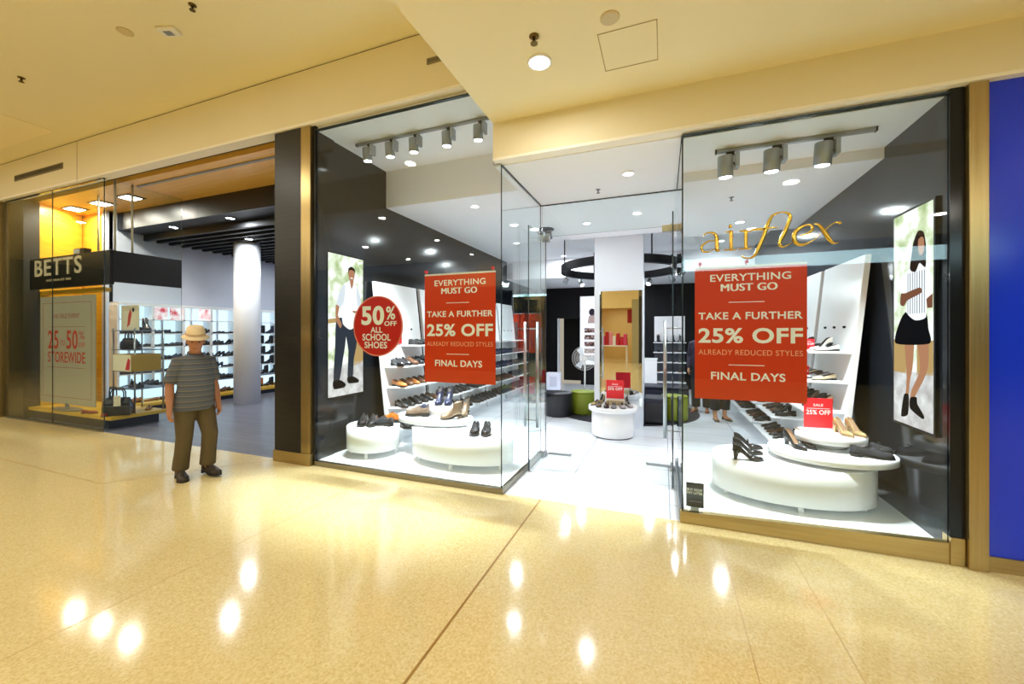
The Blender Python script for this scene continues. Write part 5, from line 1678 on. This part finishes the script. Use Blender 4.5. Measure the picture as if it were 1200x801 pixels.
def person(label, loc, rz, J, cl, hat=None, hair=None):
    """J: joints in the body frame (x forward, y to the body's left, z up)"""
    t = thing('person', label, 'person', loc, rz)
    skin = cl['skin']
    b = MB()
    hd = Vector(J['head'])
    nk = Vector(J['neck'])
    # torso core, neck, head
    b.tube([J['pelvis'], lerp(J['pelvis'], nk, .5), lerp(J['pelvis'], nk, .85), nk], [.10, .11, .10, .05], 14)
    b.tube([nk - Vector((0.01, 0, .05)), nk + Vector((0.0, 0, .03)), hd + Vector((-.012, 0, -.06))], [.062, .056, .055], 14)
    R = Matrix.Translation(hd) @ Matrix.Rotation(J.get('turn', 0), 4, 'Z') @ Matrix.Rotation(J.get('nod', 0), 4, 'Y')
    prof = [(-.115, .030, .030, .055), (-.10, .048, .042, .045), (-.07, .066, .056, .028), (-.03, .082, .066, .010), (.02, .092, .073, 0.0), (.06, .094, .075, -.004), (.095, .078, .062, -.006), (.118, .045, .036, -.006), (.125, .012, .010, -.006)]
    b.rings([[(ox + rx * math.cos(2 * PI * i / 24), ry * math.sin(2 * PI * i / 24), z) for i in range(24)] for z, rx, ry, ox in prof], 0, True, True, True, R)
    b.rings([[(x + .012 * math.cos(a) * q * .7, .013 * math.sin(a) * q, z) for a in [2 * PI * k / 8 for k in range(8)]] for x, z, q in ((.085, .02, .5), (.094, -.005, .8), (.104, -.022, 1.1), (.088, -.035, .9))], 0, True, True, True, R)   # nose
    for s_ in (-1, 1):
        b.ball((-.005, s_ * .077, -.005), (.022, .009, .032), 12, 0, R)      # ears
        b.ball((.082, s_ * .032, .022), (.012, .022, .008), 10, 0, R)        # brow
    b.ball((.082, 0, -.064), (.014, .024, .007), 10, 0, R)                   # lips
    b.ball((.078, 0, -.098), (.018, .02, .014), 10, 0, R)                    # chin
    for q, s_ in (('l', 1), ('r', -1)):
        sh, el, wr = Vector(J['sh_' + q]), Vector(J['el_' + q]), Vector(J['wr_' + q])
        b.tube([lerp(nk, sh, .5) - Vector((0, 0, .045)), sh - Vector((0, 0, .01)), lerp(sh, el, .5), el, lerp(el, wr, .3), wr], [.05, .052, .046, .040, .042, .027], 12)
        fd = (wr - el).normalized()
        hand(b, wr, fd, J.get('palm_' + q, (0, -s_, 0)), J.get('thumb_' + q, s_), 1.0, .55)
        hp, kn, an = Vector(J['hp_' + q]), Vector(J['kn_' + q]), Vector(J['an_' + q])
        b.tube([hp, lerp(hp, kn, .5), kn, lerp(kn, an, .3), lerp(kn, an, .7), an], [.085, .072, .055, .056, .042, .036], 12)
        toe = Vector(J['toe_' + q])
        b.tube([an, lerp(an, toe, .4) - Vector((0, 0, .02)), toe], [.036, .036, .025], 10)
    body = remeshed(b, 'body', skin, .0058, 3, t, .5)
    # face details
    EY = mat('eye_dark', '#20140e', 0.3)
    for s_ in (-1, 1):
        MB().ball((.086, s_ * .030, .004), (.006, .011, .006), 10, 0, R).obj('eye', EY, t)
    MB().tube([R @ Vector((.093, -.022, -.064)), R @ Vector((.097, 0, -.064)), R @ Vector((.093, .022, -.064))], .003, 6).obj('mouth', mat('lip_line', '#7a3c2c', 0.6), t)
    # shirt
    m = MB()
    pv = Vector(J['pelvis'])
    hem = J.get('hem', -.06)
    tor = cl.get('torso', [(hem, .135, .185), (.04, .145, .190), (.16, .150, .185), (.28, .145, .190), (.38, .130, .205), (.46, .105, .195), (.50, .075, .12)])
    H_ = nk.z - pv.z
    rings = []
    for z, rx, ry in tor:
        k = z / .50
        c_ = Vector((pv.x + (nk.x - pv.x) * max(0, k), pv.y + (nk.y - pv.y) * max(0, k), pv.z + k * H_ * .97))
        rings.append([(c_.x + cl.get('belly', 0) * math.sin(min(1, max(0, (z + .06) / .44)) * PI) + rx * math.cos(2 * PI * i / 28), c_.y + ry * math.sin(2 * PI * i / 28), c_.z) for i in range(28)])
    m.rings(rings, 0, True)
    for q in 'lr':
        sh, el, wr = Vector(J['sh_' + q]), Vector(J['el_' + q]), Vector(J['wr_' + q])
        if cl.get('long'):
            m.tube([lerp(nk, sh, .35), sh, lerp(sh, el, .5), el, wr], [.07, .076, .066, .058, .042], 14)
        else:
            m.tube([lerp(nk, sh, .35) - Vector((0, 0, .03)), sh, lerp(sh, el, .5), lerp(sh, el, .88)], [.062, .068, .068, .068], 14)
    remeshed(m, 'shirt', cl['shirt'], .009, 6, t)
    if cl.get('collar'):
        cm = MB()
        cm.rings([[(nk.x + dx + r * math.cos(2 * PI * i / 20), nk.y + r * math.sin(2 * PI * i / 20), nk.z + dz - .02 * math.cos(2 * PI * i / 20)) for i in range(20)] for r, dz, dx in ((.082, -.02, 0), (.072, .03, 0), (.066, .032, 0), (.072, -.02, 0))], 0, True, False)
        cm.obj('collar', cl['shirt'], t)
    # trousers
    m = MB()
    for q in 'lr':
        hp, kn, an = Vector(J['hp_' + q]), Vector(J['kn_' + q]), Vector(J['an_' + q])
        end = lerp(kn, an, cl.get('cuff', .95))
        r = cl.get('leg', (.118, .105, .088, .084, .086))
        m.tube([hp + Vector((0, 0, .06)), hp, lerp(hp, kn, .5), kn, lerp(kn, end, .5), end], [r[0] * .85, r[0], r[1], r[2], r[3], r[4]], 16)
    m.rings([[(pv.x + rx * math.cos(2 * PI * i / 24), pv.y + ry * math.sin(2 * PI * i / 24), pv.z + z) for i in range(24)] for z, rx, ry in ((-.10, .10, .125), (-.02, .125, .150), (.06, .122, .148), (.09, .11, .14))], 0, True)
    remeshed(m, 'trousers', cl['trousers'], .009, 6, t)
    # shoes
    for q in 'lr':
        an, toe = Vector(J['an_' + q]), Vector(J['toe_' + q])
        d = toe - an
        yaw_ = math.atan2(d.y, d.x)
        up, so, he, la = SH[cl.get('shoe_kind', 'lace_up_shoe')]
        pitch = J.get('pitch_' + q, 0.0)
        M = Matrix.Translation((an.x, an.y, J.get('lift_' + q, 0.0))) @ Matrix.Rotation(yaw_, 4, 'Z') @ Matrix.Rotation(pitch, 4, 'Y') @ Matrix.Translation((.075, 0, 0))
        for part, nm, mm in ((up, 'shoe', [cl['shoe'], LIND]), (so, 'shoe_sole', SOLE)):
            c2 = MB()
            c2.add(part.v, part.f, 0, True, M)
            c2.m = list(part.m)
            c2.obj(nm, mm, t)
    if hat:
        h = MB()
        HR = R @ Matrix.Translation((0, 0, .066)) @ Matrix.Rotation(.10, 4, 'Y')
        br = [(.088, .078, .0), (.122, .108, -.012), (.138, .124, -.022), (.140, .126, -.018), (.122, .108, -.006), (.104, .090, .008), (.099, .086, .030), (.094, .081, .075), (.082, .070, .100), (.045, .040, .108), (.01, .01, .106)]
        h.rings([[(rx * math.cos(2 * PI * i / 36), ry * math.sin(2 * PI * i / 36), z) for i in range(36)] for rx, ry, z in br], 0, True, True, True, HR)
        ho = h.obj('hat', hat, t)
        MB().rings([[(rx * math.cos(2 * PI * i / 36), ry * math.sin(2 * PI * i / 36), z) for i in range(36)] for rx, ry, z in ((.106, .092, .009), (.102, .089, .034), (.100, .087, .034), (.103, .089, .009))], 0, True, False, True, HR).obj('hat_band', mat('hat_band_beige', '#c9a884', 0.8), ho)
    if hair:
        hm = MB()
        pr_ = [(-.02, .094, .082, -.018), (.03, .100, .082, -.012), (.075, .100, .082, -.010), (.11, .080, .066, -.010), (.132, .035, .03, -.01), (.136, .01, .01, -.01)]
        hm.rings([[(ox + rx * (1.0 if math.cos(2 * PI * i / 24) < .3 or z > .07 else .90) * math.cos(2 * PI * i / 24), ry * math.sin(2 * PI * i / 24), z) for i in range(24)] for z, rx, ry, ox in pr_], 0, True, True, True, R)
        hm.obj('hair', hair, t)
    return t


def stripes_mat():
    m = bpy.data.materials.new('striped_polo_knit')
    m.use_nodes = True
    nt = m.node_tree
    b = nt.nodes['Principled BSDF']
    b.inputs['Roughness'].default_value = 0.85
    tc = nt.nodes.new('ShaderNodeTexCoord')
    sp = nt.nodes.new('ShaderNodeSeparateXYZ')
    mu = nt.nodes.new('ShaderNodeMath')
    mu.operation = 'MULTIPLY'
    mu.inputs[1].default_value = 17.0
    fr_ = nt.nodes.new('ShaderNodeMath')
    fr_.operation = 'FRACT'
    cr = nt.nodes.new('ShaderNodeValToRGB')
    cr.color_ramp.interpolation = 'LINEAR'
    e = cr.color_ramp.elements
    e[0].position = 0.0
    e[0].color = lin('#565d6a')
    e[1].position = 1.0
    e[1].color = lin('#565d6a')
    for p, c_ in ((.40, '#4f5562'), (.48, '#857f73'), (.54, '#857f73'), (.62, '#4f5562'), (.84, '#666c78')):
        k_ = e.new(p)
        k_.color = lin(c_)
    nt.links.new(tc.outputs['Object'], sp.inputs[0])
    nt.links.new(sp.outputs['Z'], mu.inputs[0])
    nt.links.new(mu.outputs[0], fr_.inputs[0])
    nt.links.new(fr_.outputs[0], cr.inputs['Fac'])
    nt.links.new(cr.outputs['Color'], b.inputs['Base Color'])
    return m


SKIN = mat('sun_tanned_skin', '#b07a5c', 0.55)
SKINL = mat('fair_skin', '#c08a68', 0.55)
J = dict(pelvis=(0, 0, .86), neck=(.035, 0, 1.35), head=(.085, -.02, 1.51), turn=-.40, nod=.18,
         sh_l=(.02, .150, 1.285), el_l=(.03, .190, 1.03), wr_l=(.11, .195, .80),
         sh_r=(.03, -.160, 1.285), el_r=(-.02, -.215, 1.03), wr_r=(.04, -.240, .79),
         hp_l=(.0, .085, .83), kn_l=(.14, .095, .48), an_l=(.10, .09, .11), toe_l=(.24, .10, .04),
         hp_r=(.0, -.085, .83), kn_r=(.03, -.10, .46), an_r=(-.03, -.115, .085), toe_r=(.12, -.15, .03),
         pitch_l=.0, lift_l=.02, hem=-.12)
person('older man in cream hat, striped grey polo and olive trousers walking past the shop fronts', (-4.95, 2.93, 0), -.12, J,
       dict(skin=SKIN, shirt=stripes_mat(), trousers=mat('olive_brown_trousers', '#5c4f34', 0.85, vary=.08, vscale=12), shoe=mat('dark_brown_shoe', '#33281c', 0.5), belly=.045, collar=True, cuff=.97, leg=(.108, .092, .078, .074, .078),
            torso=[(-.12, .155, .196), (.02, .154, .186), (.14, .150, .172), (.26, .142, .165), (.36, .130, .168), (.44, .115, .158), (.49, .098, .125), (.525, .072, .080)]),
       hat=mat('cream_straw_hat', '#f0dcb8', 0.8, bump=.3, vscale=60))
J2 = dict(pelvis=(0, 0, .92), neck=(.03, 0, 1.43), head=(.06, 0, 1.58), turn=.2, nod=.15,
          sh_l=(.02, .18, 1.37), el_l=(.04, .23, 1.10), wr_l=(.16, .20, .90), sh_r=(.02, -.18, 1.37), el_r=(0, -.23, 1.10), wr_r=(.10, -.22, .88),
          hp_l=(0, .09, .89), kn_l=(.03, .10, .49), an_l=(-.02, .10, .08), toe_l=(.12, .13, .03), hp_r=(0, -.09, .89), kn_r=(.05, -.10, .49), an_r=(.03, -.10, .08), toe_r=(.17, -.13, .03))
person('shopper in dark cropped trousers standing behind the red banner, only calves and shoes showing', (0.96, 8.25, 0), -1.2, J2,
       dict(skin=SKINL, shirt=mat('dark_green_top', '#1c2a26', 0.8), trousers=mat('black_cropped_trousers', '#15161a', 0.8), shoe=mat('brown_sandal', '#4a3a2c', 0.5), cuff=.72, shoe_kind='flat_shoe', long=True), hair=mat('brown_hair', '#3a2a20', 0.7))
person('shopper in dark clothes half hidden beside the red banner and green ottoman', (0.72, 9.0, 0), -1.9, J2,
       dict(skin=SKINL, shirt=mat('dark_plum_top', '#2a2034', 0.8), trousers=mat('charcoal_trousers', '#1b1c22', 0.8), shoe=mat('tan_shoe', '#9c5a38', 0.5), shoe_kind='flat_shoe', long=True), hair=mat('dark_hair', '#1c1512', 0.7))
